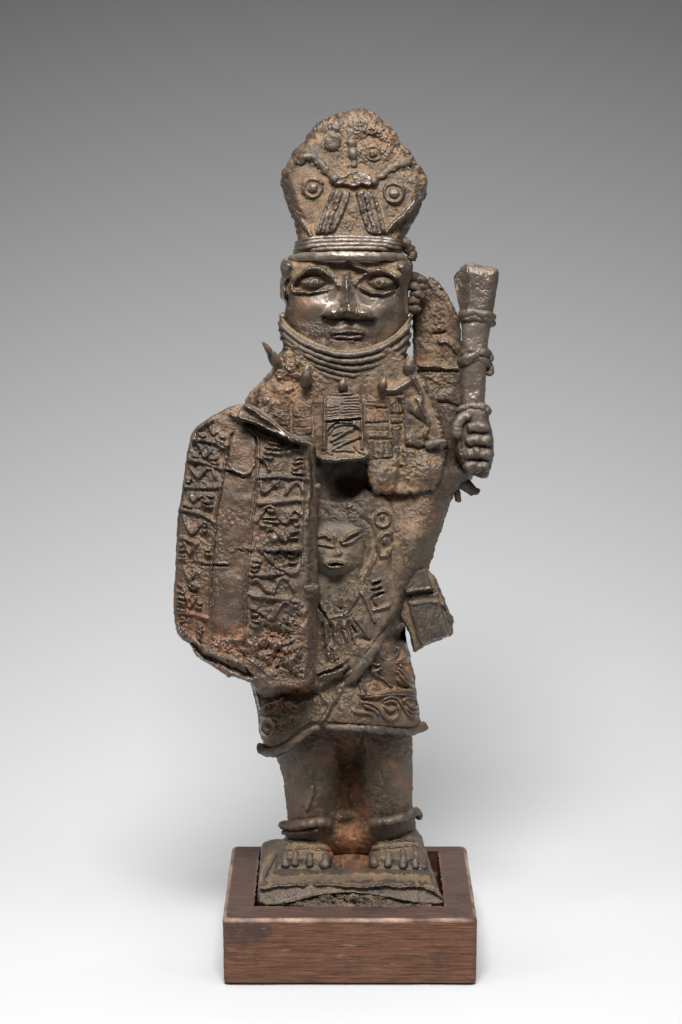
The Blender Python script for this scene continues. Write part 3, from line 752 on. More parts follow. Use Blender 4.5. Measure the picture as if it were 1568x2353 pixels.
# ---- staff held in the raised hand
mc_o = B([(1247, 168), (1292, 124), (1345, 135), (1400, 148), (1482, 160), (1490, 190), (1482, 260), (1468, 340), (1455, 430), (1432, 560), (1418, 650), (1420, 740), (1410, 850), (1405, 960), (1402, 1040), (1395, 1200), (1290, 1200), (1262, 1040), (1258, 900), (1262, 760), (1262, 640), (1262, 540), (1250, 430), (1232, 330), (1213, 260), (1212, 208)])
def mcT(X, Y):
    hx = (Y-555.6)/.3752
    edge = 588.2+.3752*np.interp(hx, [120, 430, 700], [1296, 1290, 1240])
    head_ = sstep(455, 410, hx)
    flatf = 30-1.05*np.clip(edge-X, 0, 40)*1.3
    c = 588.2+.3752*1335
    shaft = 28-0*X
    return flatf*head_+shaft*(1-head_)
mace = Relief('staff', FIG, mc_o, 62, mcT, 30, 14, step=1.4, jag=.7, seed=8, rough=.9, wax=lambda X, Y: .55+.4*sstep(700, 760, Y))  # shaft lightened below the head, its highlight put into the colour
mace.R = 24
mace.ridge(B([(1296, 160), (1300, 260), (1290, 430)]), 3, 4).crust(B([(1250, 250)])[0], 12, 30, 5, 9).crust(B([(1390, 290)])[0], 30, 40, 2.4, 8)
mace.ridge(B([(1292, 130), (1400, 152), (1485, 168)]), 4, -3)
mace.surf(); MC = mace.build()
def ringpiece(pts, r, lift, wax, seed, fl=.75): tube('staff_ring', MC, pts, r*1.4, host=mace, lift=lift-1, wax=wax, cav=.6, seed=seed, jit=.34, flat=fl, ends=(.9, .9))
ringpiece(B([(1244, 455), (1290, 440), (1350, 436), (1420, 450), (1462, 478)]), 8, 0, .5, 1)
ringpiece(B([(1248, 480), (1300, 466), (1370, 462), (1450, 500), (1462, 520)]), 7, -1, .2, 2)
ringpiece(B([(1232, 748), (1275, 735), (1320, 700), (1380, 672), (1430, 690)]), 9, 1, .5, 3)
ringpiece(B([(1262, 690), (1320, 668), (1390, 668), (1425, 690), (1440, 740)]), 7, 0, .3, 4)
ringpiece(B([(1268, 720), (1340, 710), (1400, 728), (1436, 790), (1420, 825)]), 9, -4, .1, 5)

# ---- fist closed on the staff
fs_o = Cc([(1250, 222), (1215, 262), (1199, 330), (1208, 420), (1214, 500), (1232, 545), (1268, 610), (1290, 655), (1330, 640), (1375, 668), (1425, 668), (1440, 600), (1460, 545), (1456, 430), (1444, 345), (1425, 300), (1438, 262), (1415, 222), (1380, 205), (1300, 208)])
fist = Relief('hand', FIG, fs_o, 62, 44, 40, 18, step=1.4, jag=1.0, seed=9, rough=.8, wax=.35)
fist.ridge(Cc([(1232, 300), (1230, 400), (1250, 520)]), 10, 7).crust(Cc([(1370, 630)])[0], 26, 14, 6, 7)
fist.blob(Cc([(1340, 640)])[0], 30, 10, -8)
fist.surf(); FI = fist.build()
for k, (y, x0, x1, r) in enumerate([(350, 1300, 1428, 12), (432, 1288, 1440, 13.5), (515, 1280, 1445, 14.5), (596, 1290, 1425, 14)]):
    tube('finger', FI, Cc([(x0-10, y+6), (x0+40, y-4), (x1-40, y-2), (x1, y+8)]), r, host=fist, lift=1, rad=[.85, 1.08, .92, 1.1, .95, 1.0, .8], wax=.45, cav=.5, jit=.26, seed=k, sides=16)
tube('thumb', FI, Cc([(1232, 420), (1228, 340), (1262, 285), (1300, 285), (1320, 300)]), 13, host=fist, lift=2, ends=(1, .8), wax=.5, cav=.4, jit=.12, seed=6, sides=16)
tube('bracelet', FI, Cc([(1228, 262), (1270, 232), (1330, 222), (1395, 228), (1432, 262)]), 9, host=fist, lift=2, wax=.4, cav=.5, jit=.28, seed=7)
tube('bracelet', FI, Cc([(1285, 218), (1330, 208), (1390, 212)]), 6, host=fist, lift=0, wax=.5, cav=.6, jit=.2, seed=8)

# ---- plate standing behind the shoulder
bp_o = B([(958, 460), (950, 400), (950, 300), (975, 250), (1030, 270), (1058, 216), (1080, 212), (1105, 235), (1155, 288), (1205, 375), (1233, 440), (1255, 520), (1265, 700), (1270, 900), (1270, 1100), (1240, 1250), (1100, 1260), (1020, 1000), (985, 820), (966, 700), (962, 600)])
back = Relief('back_plate', FIG, bp_o, lambda X, Y: -52-((X-1010)/60.)**2*14, 14, 12, 8, jag=2.2, seed=10, rough=1.6)
back.ridge(B([(1100, 235), (1160, 300), (1210, 390), (1240, 470)]), 4, 5).ridge(B([(1050, 250), (1100, 300), (1170, 380), (1200, 420)]), 10, 3)
back.ridge(B([(985, 765), (1080, 760), (1160, 780), (1240, 765)]), 5, 7).ridge(B([(1090, 560), (1160, 555)]), 3, -8, sm=0).ridge(B([(1120, 610), (1180, 615), (1230, 660)]), 7, 7)
back.ridge(B([(1080, 985), (1150, 975), (1240, 1010)]), 4, -8).ridge(B([(980, 790), (1100, 795), (1240, 790)]), 3, -6)
back.crust(B([(1120, 500)])[0], 40, 90, 4).crust(B([(1140, 880)])[0], 40, 60, 6, 11, 2)
back.surf(); back.build()

# ---- leopard tooth necklace
for k, (pts, r, hs) in enumerate([
    (B([(38, 612), (70, 650), (105, 710), (135, 760)]), 12, [150, 140, 120, 105]), (B([(105, 662), (120, 720), (150, 790)]), 15, [165, 150, 120]),
    (B([(318, 742), (312, 800), (300, 890)]), 17, [190, 185, 160]), (B([(540, 828), (534, 870), (532, 915)]), 14, [196, 200, 168]),
    (B([(790, 828), (782, 860), (765, 905)]), 14, [196, 195, 165]), (B([(958, 690), (945, 750), (920, 825)]), 19, [165, 160, 120]),
    (Cc([(1170, 435), (1110, 440), (1040, 470)]), 12, [150, 150, 135])]):
    tube('tooth', FIG, pts, r, h=hs, rad=[.22, .55, .82, 1.0], wax=.05, cav=.75, seed=k, jit=.16, sides=16, lift=-9)

# ---- rectangular bell on the chest
bell_o = Cc([(408, 132), (640, 132), (658, 200), (662, 330), (668, 460), (700, 500), (700, 530), (640, 560), (560, 558), (480, 572), (395, 562), (382, 535), (405, 490), (405, 300)])
bell = Relief('bell', FIG, bell_o, lambda X, Y: 142+.16*(Y-900), 44, 20, 5, step=1.3, jag=1.0, seed=11, rough=.6, smooth=1, wax=.1)
bell.ridge(Cc([(422, 140), (420, 300), (415, 480)]), 5, 6, sm=1).ridge(Cc([(650, 140), (650, 330), (655, 480)]), 5, 5, sm=1)
bell.ridge(Cc([(430, 318), (640, 305)]), 2.4, -7, sm=0).ridge(Cc([(430, 305), (640, 293)]), 3, 4, sm=0)
for k, y in enumerate([160, 178, 196, 214, 232, 250, 268, 284]):
    x = 545 if k % 3 else 520
    bell.ridge(Cc([(x, y), (632, y-3)]), 1.7, -3.2, sm=0)
    if k > 3: bell.ridge(Cc([(440, y+2), (500, y)]), 1.7, -2.6, sm=0)
bell.ridge(Cc([(432, 165), (620, 160)]), 1.8, -2, sm=0)
bell.plate(Cc([(440, 325), (640, 325), (645, 520), (430, 525)]), -7, 2.5)
bell.crust(Cc([(430, 525)])[0], 16, 12, 7, 6)
bell.ridge(Cc([(400, 545), (480, 555), (560, 545), (640, 540), (690, 515)]), 5, 8)
bell.surf(); BE = bell.build()
for k, q in enumerate([[(445, 400), (470, 350), (530, 330), (610, 332)], [(450, 440), (530, 395), (610, 345)], [(450, 500), (540, 445), (620, 415), (650, 405)], [(465, 400), (540, 372), (600, 372)], [(480, 495), (560, 490), (610, 500)],
                      [(600, 460), (630, 500), (690, 520)], [(470, 455), (540, 430), (590, 428)]]):
    tube('bell_cord', BE, Cc(q), 4.2 if k in (1, 2) else 3.2, host=bell, lift=1.5, wax=.25, cav=.6, seed=k, jit=.2)

# ---- lower front: apron with pendant mask and belt ornaments
ap_o = [(700, 1140), (735, 1135), (800, 1150), (835, 1110), (890, 1130), (925, 1180), (905, 1260), (912, 1320), (930, 1370), (925, 1400)]+K([(1180, 640), (1050, 800), (960, 950), (860, 1120), (760, 1280), (640, 1420), (560, 1470), (440, 1440), (320, 1520)])+[(735, 1600), (660, 1560), (640, 1300)]
apron = Relief('apron', FIG, ap_o, 60, lambda X, Y: 82-((X-800)/130.)**2*14, 60, 16, jag=1.6, seed=12, rough=1.25)
apron.ridge(D([(620, 60), (690, 130), (700, 260), (650, 400), (620, 520)]), 7, -4).ridge(D([(720, 350), (680, 430), (620, 530)]), 5, 4)
apron.blob(D([(775, 50)])[0], 17, 17, 6, 0, 'ring').blob(D([(775, 45)])[0], 9, 9, 6).blob(D([(800, 255)])[0], 18, 28, 7, 20, 'ring').blob(D([(800, 230)])[0], 9, 9, 8).blob(D([(830, 310)])[0], 9, 8, 7)
apron.ridge(D([(620, 230), (640, 380), (600, 480)]), 4, -4)
for q in ([(680, 575), (760, 540)], [(680, 615), (770, 590)], [(700, 665), (790, 630)]): apron.ridge(D(q), 3.4, -8, sm=0, taper=.2).ridge(D([(q[0][0], q[0][1]-16), (q[1][0], q[1][1]-16)]), 3.4, 4, sm=0, taper=.2)
apron.ridge(K([(860, 370), (840, 420), (900, 490)]), 3, -6).ridge(K([(860, 540), (960, 520), (1080, 480)]), 4, 5).ridge(K([(520, 600), (440, 620), (250, 650)]), 4, 3)
apron.ridge(K([(150, 480), (200, 560), (260, 650)]), 3, -9).ridge(K([(180, 470), (230, 550), (290, 640)]), 3, 4)
for x0, x1, y0, y1 in ((190, 210, 680, 1000), (310, 320, 700, 980), (420, 470, 690, 960), (530, 610, 680, 980), (600, 660, 740, 860)): apron.ridge(K([(x0, y0), (x1, y1)]), 2.8, -8, sm=0, taper=.15)
for x0, x1, y0, y1 in ((250, 260, 690, 1000), (365, 390, 700, 960), (480, 530, 690, 960)): apron.ridge(K([(x0, y0), (x1, y1)]), 4.5, 5, sm=0, taper=.15)
apron.ridge(K([(230, 1040), (260, 1250)]), 3, -7, sm=0).ridge(K([(320, 1060), (350, 1240)]), 3, -5, sm=0).ridge(K([(500, 800), (560, 900), (620, 1000)]), 3, -5)
apron.blob(K([(740, 930)])[0], 16, 9, -7).blob(K([(450, 520)])[0], 6, 4, -8)
apron.ridge(K([(140, 1360), (300, 1310), (440, 1240), (520, 1190)]), 5, 7).ridge(K([(160, 1420), (330, 1380), (480, 1320)]), 5, 7).ridge(K([(150, 1390), (320, 1345), (470, 1280)]), 2.5, -6).ridge(K([(480, 1370), (540, 1320)]), 4, -10, sm=0)
apron.ridge(K([(250, 1480), (260, 1600)]), 3, -4, sm=0).crust(K([(300, 1100)])[0], 40, 50, 5, 9).crust((790, 1170), 60, 30, 4, 9, 3)
apron.blob((795, 1120), 50, 26, -8)
apron.surf(); APR = apron.build()
tube('belt_rod', APR, K([(670, 320), (620, 400), (570, 500), (520, 570), (470, 610)]), 6, host=apron, lift=2, wax=.35, seed=1, ends=(1, .6))
tube('belt_rod', APR, K([(680, 285), (760, 350), (800, 480), (850, 600), (900, 705)]), 5, host=apron, lift=2, wax=.45, seed=2)
tube('belt_rod', APR, K([(630, 640), (700, 730), (760, 810), (830, 910)]), 4.5, host=apron, lift=1, wax=.35, seed=3)
tube('belt_rod', APR, K([(560, 630), (600, 700), (645, 770)]), 4, host=apron, lift=0, wax=.25, seed=4)
tube('sash', APR, K([(1190, 655), (1080, 730), (1000, 830), (920, 950), (850, 1060), (760, 1200), (660, 1330), (560, 1450), (500, 1530)]), 12.5, h=[88, 106, 118, 126, 131, 134, 133, 122], wax=.1, seed=5, jit=.18, flat=.7, sides=16, rad=[.9, 1, 1.05, 1.15, 1.1, .6], cav=.4, lbl='thick diagonal roll of the sash')
mk_o = D([(262, 60), (420, 50), (560, 80), (630, 150), (645, 280), (625, 400), (570, 470), (470, 505), (350, 510), (265, 480), (200, 400), (180, 200)])
mask = Relief('mask_pendant', FIG, mk_o, 124, 36, 14, 36, step=1.4, jag=.8, seed=13, rough=1.1)
mask.ridge(D([(450, 230), (510, 180), (605, 150)]), 5.5, 8).ridge(D([(465, 250), (540, 235), (600, 190)]), 4, 6).ridge(D([(490, 215), (580, 185)]), 2, -4, sm=0)
mask.ridge(D([(270, 195), (330, 180), (360, 215)]), 4, 5).ridge(D([(275, 255), (345, 265), (380, 275)]), 4, 5)
mask.ridge(D([(400, 200), (405, 280), (440, 320)]), 6, 4).blob(D([(405, 410)])[0], 24, 13, 7, 0, 'g').ridge(D([(340, 410), (400, 385), (480, 402)]), 4.5, 7).ridge(D([(340, 422), (400, 446), (480, 418)]), 4.5, 7).ridge(D([(350, 412), (410, 407), (465, 410)]), 2.4, -9)
mask.blob(D([(410, 330)])[0], 14, 10, 6).blob(D([(300, 330)])[0], 20, 18, 4).blob(D([(520, 330)])[0], 20, 18, 4).blob(D([(410, 410)])[0], 28, 16, 5).surf(); mask.build()

# ---- hanging end of the sash at the hip
fl_o = D([(870, 380), (1000, 350), (1100, 420), (1135, 458), (1200, 520), (1222, 590), (1262, 680), (1292, 765), (1342, 858), (1322, 890), (1336, 945), (1300, 985), (1200, 1018), (1090, 1062), (1022, 1116), (1008, 1060), (985, 960), (955, 890), (900, 850), (905, 700), (915, 600), (900, 490)])
flap = Relief('hip_flap', FIG, fl_o, lambda X, Y: 58-.35*np.clip(X-950, 0, 90), 30, 22, 6, step=1.4, jag=1.3, seed=14, rough=.8, smooth=1)
flap.plate(D([(900, 480), (1120, 440), (1165, 600), (965, 640), (925, 590)]), 9, 2.5, 0).plate(D([(985, 715), (1225, 695), (1300, 980), (1100, 1050), (1060, 1020)]), 10, 2.5, 0)
flap.plate(D([(960, 650), (1220, 640), (1225, 690), (975, 715)]), 3, 2, 0)
flap.ridge(D([(885, 400), (910, 520), (965, 632)]), 3.5, 5).ridge(D([(965, 632), (1060, 612), (1165, 598)]), 3, 5).ridge(D([(985, 722), (1100, 706), (1222, 702)]), 3, 5).ridge(D([(988, 725), (1030, 880), (1065, 1010)]), 3.2, 6)
flap.ridge(D([(970, 660), (1060, 650), (1165, 632)]), 3, -6).ridge(D([(1240, 740), (1290, 850), (1310, 950)]), 3, -5)
flap.surf(); flap.build()

# ---- skirt
sk_o = [(600, 1400), (570, 1470), (577, 1575)]+Fc([(100, 430), (125, 540), (122, 620), (130, 690), (160, 755), (160, 800), (230, 825), (330, 790), (400, 735), (480, 665), (540, 640), (640, 640), (740, 650), (900, 665), (1050, 672), (1200, 672), (1300, 655), (1325, 615), (1308, 560), (1302, 480), (1285, 415), (1290, 390), (1275, 330), (1280, 270), (1255, 190), (1235, 140), (1245, 120), (1220, 40)])+[(925, 1435), (900, 1400), (760, 1380)]
skirt = Relief('skirt', FIG, sk_o, lambda X, Y: -20-.0*X, lambda X, Y: (138+14*sstep(1500, 1680, Y))*np.sqrt(np.clip(1-((X-782)/205.)**2, .02, 1)), 100, 15, jag=1.2, seed=15, rough=1.2, gain=1.9)
WV = []
for q in ([(880, 455), (960, 462), (1020, 512), (1055, 570), (1100, 592), (1150, 560), (1165, 500)], [(900, 480), (960, 500), (1010, 545)], [(1040, 440), (1100, 412), (1150, 430), (1180, 480), (1230, 560), (1280, 560)], [(1060, 460), (1110, 440), (1150, 470), (1160, 520)], [(1050, 490), (1080, 520), (1130, 510)],
          [(1180, 450), (1220, 420), (1270, 430), (1290, 480)], [(1210, 450), (1240, 500), (1280, 490)], [(1215, 500), (1250, 540), (1290, 520)], [(870, 400), (1000, 400), (1120, 375), (1285, 385)], [(880, 415), (1000, 412), (1120, 395), (1285, 405)], [(820, 520), (870, 540), (940, 530), (960, 560)]):
    skirt.ridge(Fc(q), 4.5, 3.5); WV.append(q)
for q in ([(1020, 130), (1060, 160), (1120, 150), (1230, 135)], [(880, 280), (900, 340), (940, 385)], [(870, 320), (885, 370), (900, 395)], [(960, 230), (1040, 210), (1140, 230), (1200, 300), (1270, 340)], [(1130, 200), (1190, 240), (1240, 300)], [(1170, 190), (1220, 240), (1260, 300)], [(990, 250), (1060, 300), (1100, 340)], [(1070, 60), (1110, 45), (1150, 60)], [(990, 90), (1020, 130), (1070, 150), (1140, 120), (1160, 60)]):
    skirt.ridge(Fc(q), 4, 6)
skirt.ridge(Fc([(1030, 240), (1090, 290), (1150, 345), (1210, 350)]), 5, -7).ridge(Fc([(930, 160), (1000, 180), (1100, 175), (1220, 155)]), 4, 5)
skirt.ridge(Fc([(150, 500), (230, 460), (330, 400), (400, 380)]), 5, 7).ridge(Fc([(90, 340), (120, 420), (135, 500)]), 4, 8).blob(Fc([(185, 640)])[0], 16, 20, 6, 0, 'ring').blob(Fc([(190, 650)])[0], 8, 9, 6)
skirt.ridge(Fc([(140, 570), (200, 560), (260, 580)]), 4, 6).ridge(Fc([(110, 525), (160, 520), (240, 480)]), 4, -5).ridge(Fc([(560, 330), (600, 420), (660, 480), (620, 560), (560, 640)]), 8, 5)
skirt.ridge(Fc([(690, 480), (640, 560), (590, 640)]), 9, -4).crust(Fc([(300, 500)])[0], 50, 60, 4, 9).crust(Fc([(520, 450)])[0], 50, 60, 3, 9, 3).crust(Fc([(1050, 230)])[0], 60, 50, 4, 9, 5)
skirt.blob((925, 1452), 36, 22, -60).blob((640, 1590), 70, 16, -22)
skirt.ridge(Fc([(800, 290), (740, 340), (690, 440), (620, 560), (560, 640)]), 9, 3).ridge(Fc([(820, 300), (760, 360), (710, 460), (640, 570)]), 6, -2.2)
skirt.surf(); SK = skirt.build()
for k, q in enumerate(WV): tube('wave_cord', SK, Fc(q), 4.5, host=skirt, lift=.8, wax=.15, cav=.5, seed=k, jit=.3, ends=(.7, .7), sides=10)
tube('hem', SK, Fc([(150, 765), (140, 795), (175, 826), (235, 832), (320, 805), (400, 745), (470, 682), (530, 652), (580, 640)]), 10, h=[20, 50, 84, 98, 110, 120, 126, 130, 128], wax=.08, cav=.5, seed=2, ends=(1.1, .7), jit=.24, sides=16, flat=.8)
tube('hem', SK, Fc([(610, 640), (700, 642), (800, 646), (900, 654), (1050, 664), (1180, 668), (1270, 660), (1330, 640), (1348, 612)]), 11, h=[128, 132, 132, 130, 120, 98, 74, 40, 5], wax=.15, cav=.6, seed=3, ends=(.6, 1.15), jit=.24, sides=16, flat=.8)

# ---- anklets
tube('anklet', FIG, G([(268, 300), (300, 298), (400, 292), (470, 285), (545, 275), (620, 285)]), 12, h=[-60, -16, 8, 16, 8, -20], wax=.25, cav=.4, seed=1, jit=.22)
tube('anklet', FIG, G([(275, 345), (340, 350), (430, 345), (530, 330)]), 6, h=[-58, -14, 8, 10], wax=0, cav=.2, seed=2, jit=.2)
tube('anklet', FIG, G([(880, 290), (960, 275), (1050, 262), (1130, 245), (1190, 205), (1228, 200)]), 12, h=[-8, 14, 18, 8, -20, -60], wax=.3, cav=.4, seed=3, jit=.22)
tube('anklet', FIG, G([(1226, 200), (1222, 260)]), 9, h=[-60, -60], wax=.2, cav=.3, seed=4, jit=.2)

# ---- metal plinth of the figure
ZP = float(W(784, 2034, 148)[2])
pl_o = G([(140, 425), (170, 400), (280, 388), (420, 380), (800, 380), (1150, 380), (1215, 400), (1262, 450), (1290, 530), (1330, 650), (1360, 740), (1392, 800), (1396, 845), (1250, 845), (1060, 812), (900, 780), (740, 768), (560, 780), (420, 815), (300, 850), (130, 855), (102, 800), (112, 730), (122, 620), (128, 500)])
def plh(X, Y):
    crest = 2034-3*vn(X, Y*0, 40, 2)
    u = np.clip((Y-crest)/50., 0, 1)
    top = hz(np.minimum(Y, crest), ZP)
    return top+u*34
plinth = Relief('plinth', FIG, pl_o, lambda X, Y: plh(X, Y)-12, 12, 60, 7, jag=1.0, seed=16, rough=1.6)
plinth.ridge(G([(130, 735), (250, 718), (380, 705), (500, 700), (620, 705), (740, 722), (880, 722), (960, 708), (1040, 715), (1130, 722), (1210, 712), (1320, 745), (1390, 800)]), 3.5, 9, sm=1)
plinth.ridge(G([(150, 660), (300, 665), (500, 650), (700, 660), (900, 650), (1150, 655), (1280, 665)]), 10, -8).ridge(G([(150, 690), (180, 600), (235, 500), (270, 420)]), 6, 10)
plinth.ridge(G([(300, 830), (450, 800), (560, 775), (740, 760), (900, 775), (1060, 805), (1230, 840)]), 4, 6)
plinth.blob(G([(745, 540)])[0], 60, 40, 10)
plinth.surf(); plinth.build()
# broken clay core showing at the front edge
M_CL = bpy.data.materials.new('clay_core'); nt, ns, ls, b = nodes(M_CL)
obj = N(nt, 'ShaderNodeTexCoord').outputs['Object']
cn = noise(nt, 1500, 4, .75, obj); cb = noise(nt, 110, 3, .6, obj)
cc = mixc(nt, rng(nt, cn, .38, .66), (.022, .016, .011), (.23, .175, .11)); cc = mixc(nt, rng(nt, cb, .55, .7, 0, .7), cc, (.34, .23, .12))
ls.new(cc, b.inputs['Base Color']); b.inputs['Roughness'].default_value = .95
bp = N(nt, 'ShaderNodeBump'); bp.inputs['Distance'].default_value = .001; ls.new(cn, bp.inputs['Height']); ls.new(bp.outputs[0], b.inputs['Normal'])
cl = Relief('clay_core', FIG, G([(240, 870), (260, 800), (450, 770), (740, 745), (1000, 780), (1250, 815), (1330, 845), (1300, 872)]), lambda X, Y: plh(X, Y)-16, 14, 30, 6, step=1.3, jag=1.5, seed=17, rough=2.4, mat=M_CL, lbl='crumbly pale clay core showing under the broken front edge')
cl.crust(G([(745, 800)])[0], 160, 20, 7, 5).blob(G([(765, 800)])[0], 10, 8, 9); cl.surf(); cl.build()

# ---- feet with toes
def foot(o, toes, seed, inst):
    def fm(X, Y):
        hp_ = hz(Y, ZP)
        return np.maximum(hp_-6, -100+0*X)
    def fT(X, Y):
        hp_ = hz(Y, ZP)
        tgt = np.interp(Y, [1880, 1925, 1950, 1972, 1990, 2006], [-28, -20, 2, 30, 40, 48])
        return np.maximum(tgt-np.maximum(hp_-6, -100), 8)
    f = Relief('foot', FIG, G(o), fm, fT, 20, 34, step=1.4, jag=.8, seed=seed, rough=1.0)
    for q in inst: f.ridge(G(q), 3, 4)
    f.surf(); F_ = f.build()
    for k, (x, y0, y1, w, dx) in enumerate(toes):
        (ax, ay), (bx, by) = G([(x-dx*.3, y0), (x, y1)])
        m1 = float(f.H(ax, ay)); m2 = max(float(f.H(bx, by)), m1)
        tube('toe', F_, [(ax, ay), ((ax+bx)/2, (ay+by)/2), (bx, by)], w*1.0, h=[m1+1, m1+(m2-m1)*.5+w*.6, m2+w*.5], wax=.2, cav=.45, seed=k+seed, jit=.22, sides=8, ends=(.85, 1.05), flat=.75)
foot([(290, 370), (450, 330), (600, 370), (640, 450), (640, 560), (620, 620), (540, 625), (440, 610), (360, 600), (262, 600), (215, 640), (230, 540), (250, 440)],
     [(300, 470, 590, 10, -20), (368, 470, 580, 9, -10), (472, 485, 585, 9, 0), (578, 485, 600, 12.5, 5)], 18, [[(300, 430), (400, 400), (560, 420)], [(330, 470), (450, 450), (600, 470)]])
foot([(880, 370), (1000, 320), (1180, 300), (1240, 360), (1262, 450), (1285, 540), (1290, 610), (1200, 612), (1110, 625), (1000, 610), (890, 600), (872, 520), (868, 440)],
     [(915, 480, 588, 12, 0), (1010, 475, 590, 10, 0), (1112, 460, 600, 10.5, 0), (1200, 465, 598, 8.5, 8), (1258, 480, 595, 8, 12)], 19, [[(900, 430), (1050, 390), (1200, 400)], [(900, 465), (1050, 440), (1230, 440)]])

# ---- shield
sh_o = Ee([(585, 83), (620, 88), (690, 112), (760, 152), (880, 265), (1000, 335), (1080, 368), (1128, 395), (1142, 460), (1140, 560), (1150, 700), (1162, 790), (1150, 900), (1152, 1200), (1150, 1400), (1170, 1450), (1168, 1520), (1150, 1560), (1150, 1750), (1140, 1900), (1128, 2050), (1135, 2120), (1110, 2190), (1000, 2228), (900, 2212), (800, 2225), (740, 2232), (700, 2250), (680, 2212), (640, 2178), (560, 2152), (500, 2130), (483, 2148), (440, 2112), (330, 2042), (280, 2012), (215, 1962), (200, 1900), (150, 1872), (95, 1820), (75, 1740), (62, 1600), (72, 1450), (82, 1250), (88, 1100), (100, 900), (104, 870), (122, 800), (140, 650), (160, 480), (190, 350), (200, 298), (250, 245), (330, 192), (345, 180), (400, 150), (470, 118), (530, 92)])
def shmid(X, Y):
    x = (X-379.1)/.30566; y = (Y-902)/.30566
    h = 232-56*(np.clip((600-x)/540, 0, 1.2))**1.8-12*np.clip((x-600)/500, 0, 1)**2
    h = h-34*((y-1350)/1250)**2
    # side wall of the rim on the right
    h = h-60*sstep(1040, 1165, x)*sstep(330, 560, y)
    return h
shield = Relief('shield', FIG, sh_o, shmid, 13, 12, 6, step=1.5, jag=1.0, seed=20, mat=M_SH, rough=1.15, gain=2.1, wax=lambda X, Y: .12+.4*np.exp(-(np.maximum(0, np.abs((Y-902)-((X-379.1)-180)*.62-28)-12)/7)**2)*(X > 560)*(X < 712))
sr = shield
# top rolled edge and the ledge under it
sr.plate(Ee([(585, 90), (690, 110), (880, 270), (1080, 370), (1060, 400), (980, 385), (880, 335), (800, 290), (640, 220), (540, 190)]), 12, 3)
sr.ridge(Ee([(600, 95), (680, 140), (780, 215), (880, 290), (1000, 360), (1080, 385)]), 6, 9).ridge(Ee([(500, 170), (600, 190), (700, 235), (800, 280), (880, 310), (960, 370)]), 5, 9)
sr.ridge(Ee([(620, 240), (760, 290), (860, 345), (1000, 400)]), 6, -9)
sr.ridge(Ee([(350, 205), (300, 235), (250, 275), (215, 330)]), 7, 6)
# central panel
pan = [(440, 1850), (372, 1860), (352, 1600), (355, 1300), (385, 980), (420, 780), (452, 580), (490, 340), (520, 295), (590, 275), (650, 285), (695, 330), (700, 440), (690, 600), (662, 850), (640, 1100), (618, 1300), (602, 1600), (592, 1850)]
sr.plate(Ee(pan), -3, 2.5)
lline = [(500, 310), (485, 380), (455, 520), (440, 640), (410, 800), (388, 960), (370, 1150), (355, 1300), (350, 1600), (372, 1860)]
rline = [(560, 278), (640, 285), (695, 330), (702, 430), (690, 600), (664, 850), (640, 1100), (618, 1300), (602, 1600), (592, 1850)]
sr.ridge(Ee([(x+9, y) for x, y in rline]), 2.2, 4).ridge(Ee([(x-7, y) for x, y in rline[2:]]), 1.8, -4).ridge(Ee([(x-8, y) for x, y in lline]), 2.2, 3.5).ridge(Ee([(x+8, y) for x, y in lline]), 1.8, -3.5)
sr.plate(Ee([(505, 300), (600, 275), (690, 330), (675, 590), (600, 620), (540, 595), (470, 585)]), 3.5, 2)
sr.ridge(Ee([(465, 582), (530, 592), (600, 625), (650, 590)]), 2.6, 4).ridge(Ee([(465, 592), (530, 605), (600, 640)]), 2.2, -4)
sr.ridge(Ee([(505, 1190), (560, 1165), (620, 1170), (680, 1185), (720, 1175)]), 4, 1.8).crust(Ee([(600, 1180)])[0], 34, 8, 5, 6)
sr.ridge(Ee([(90, 1268), (230, 1270), (340, 1285), (480, 1280)]), 2.6, 1.5).ridge(Ee([(280, 1300), (480, 1300)]), 3, -4, sm=0)
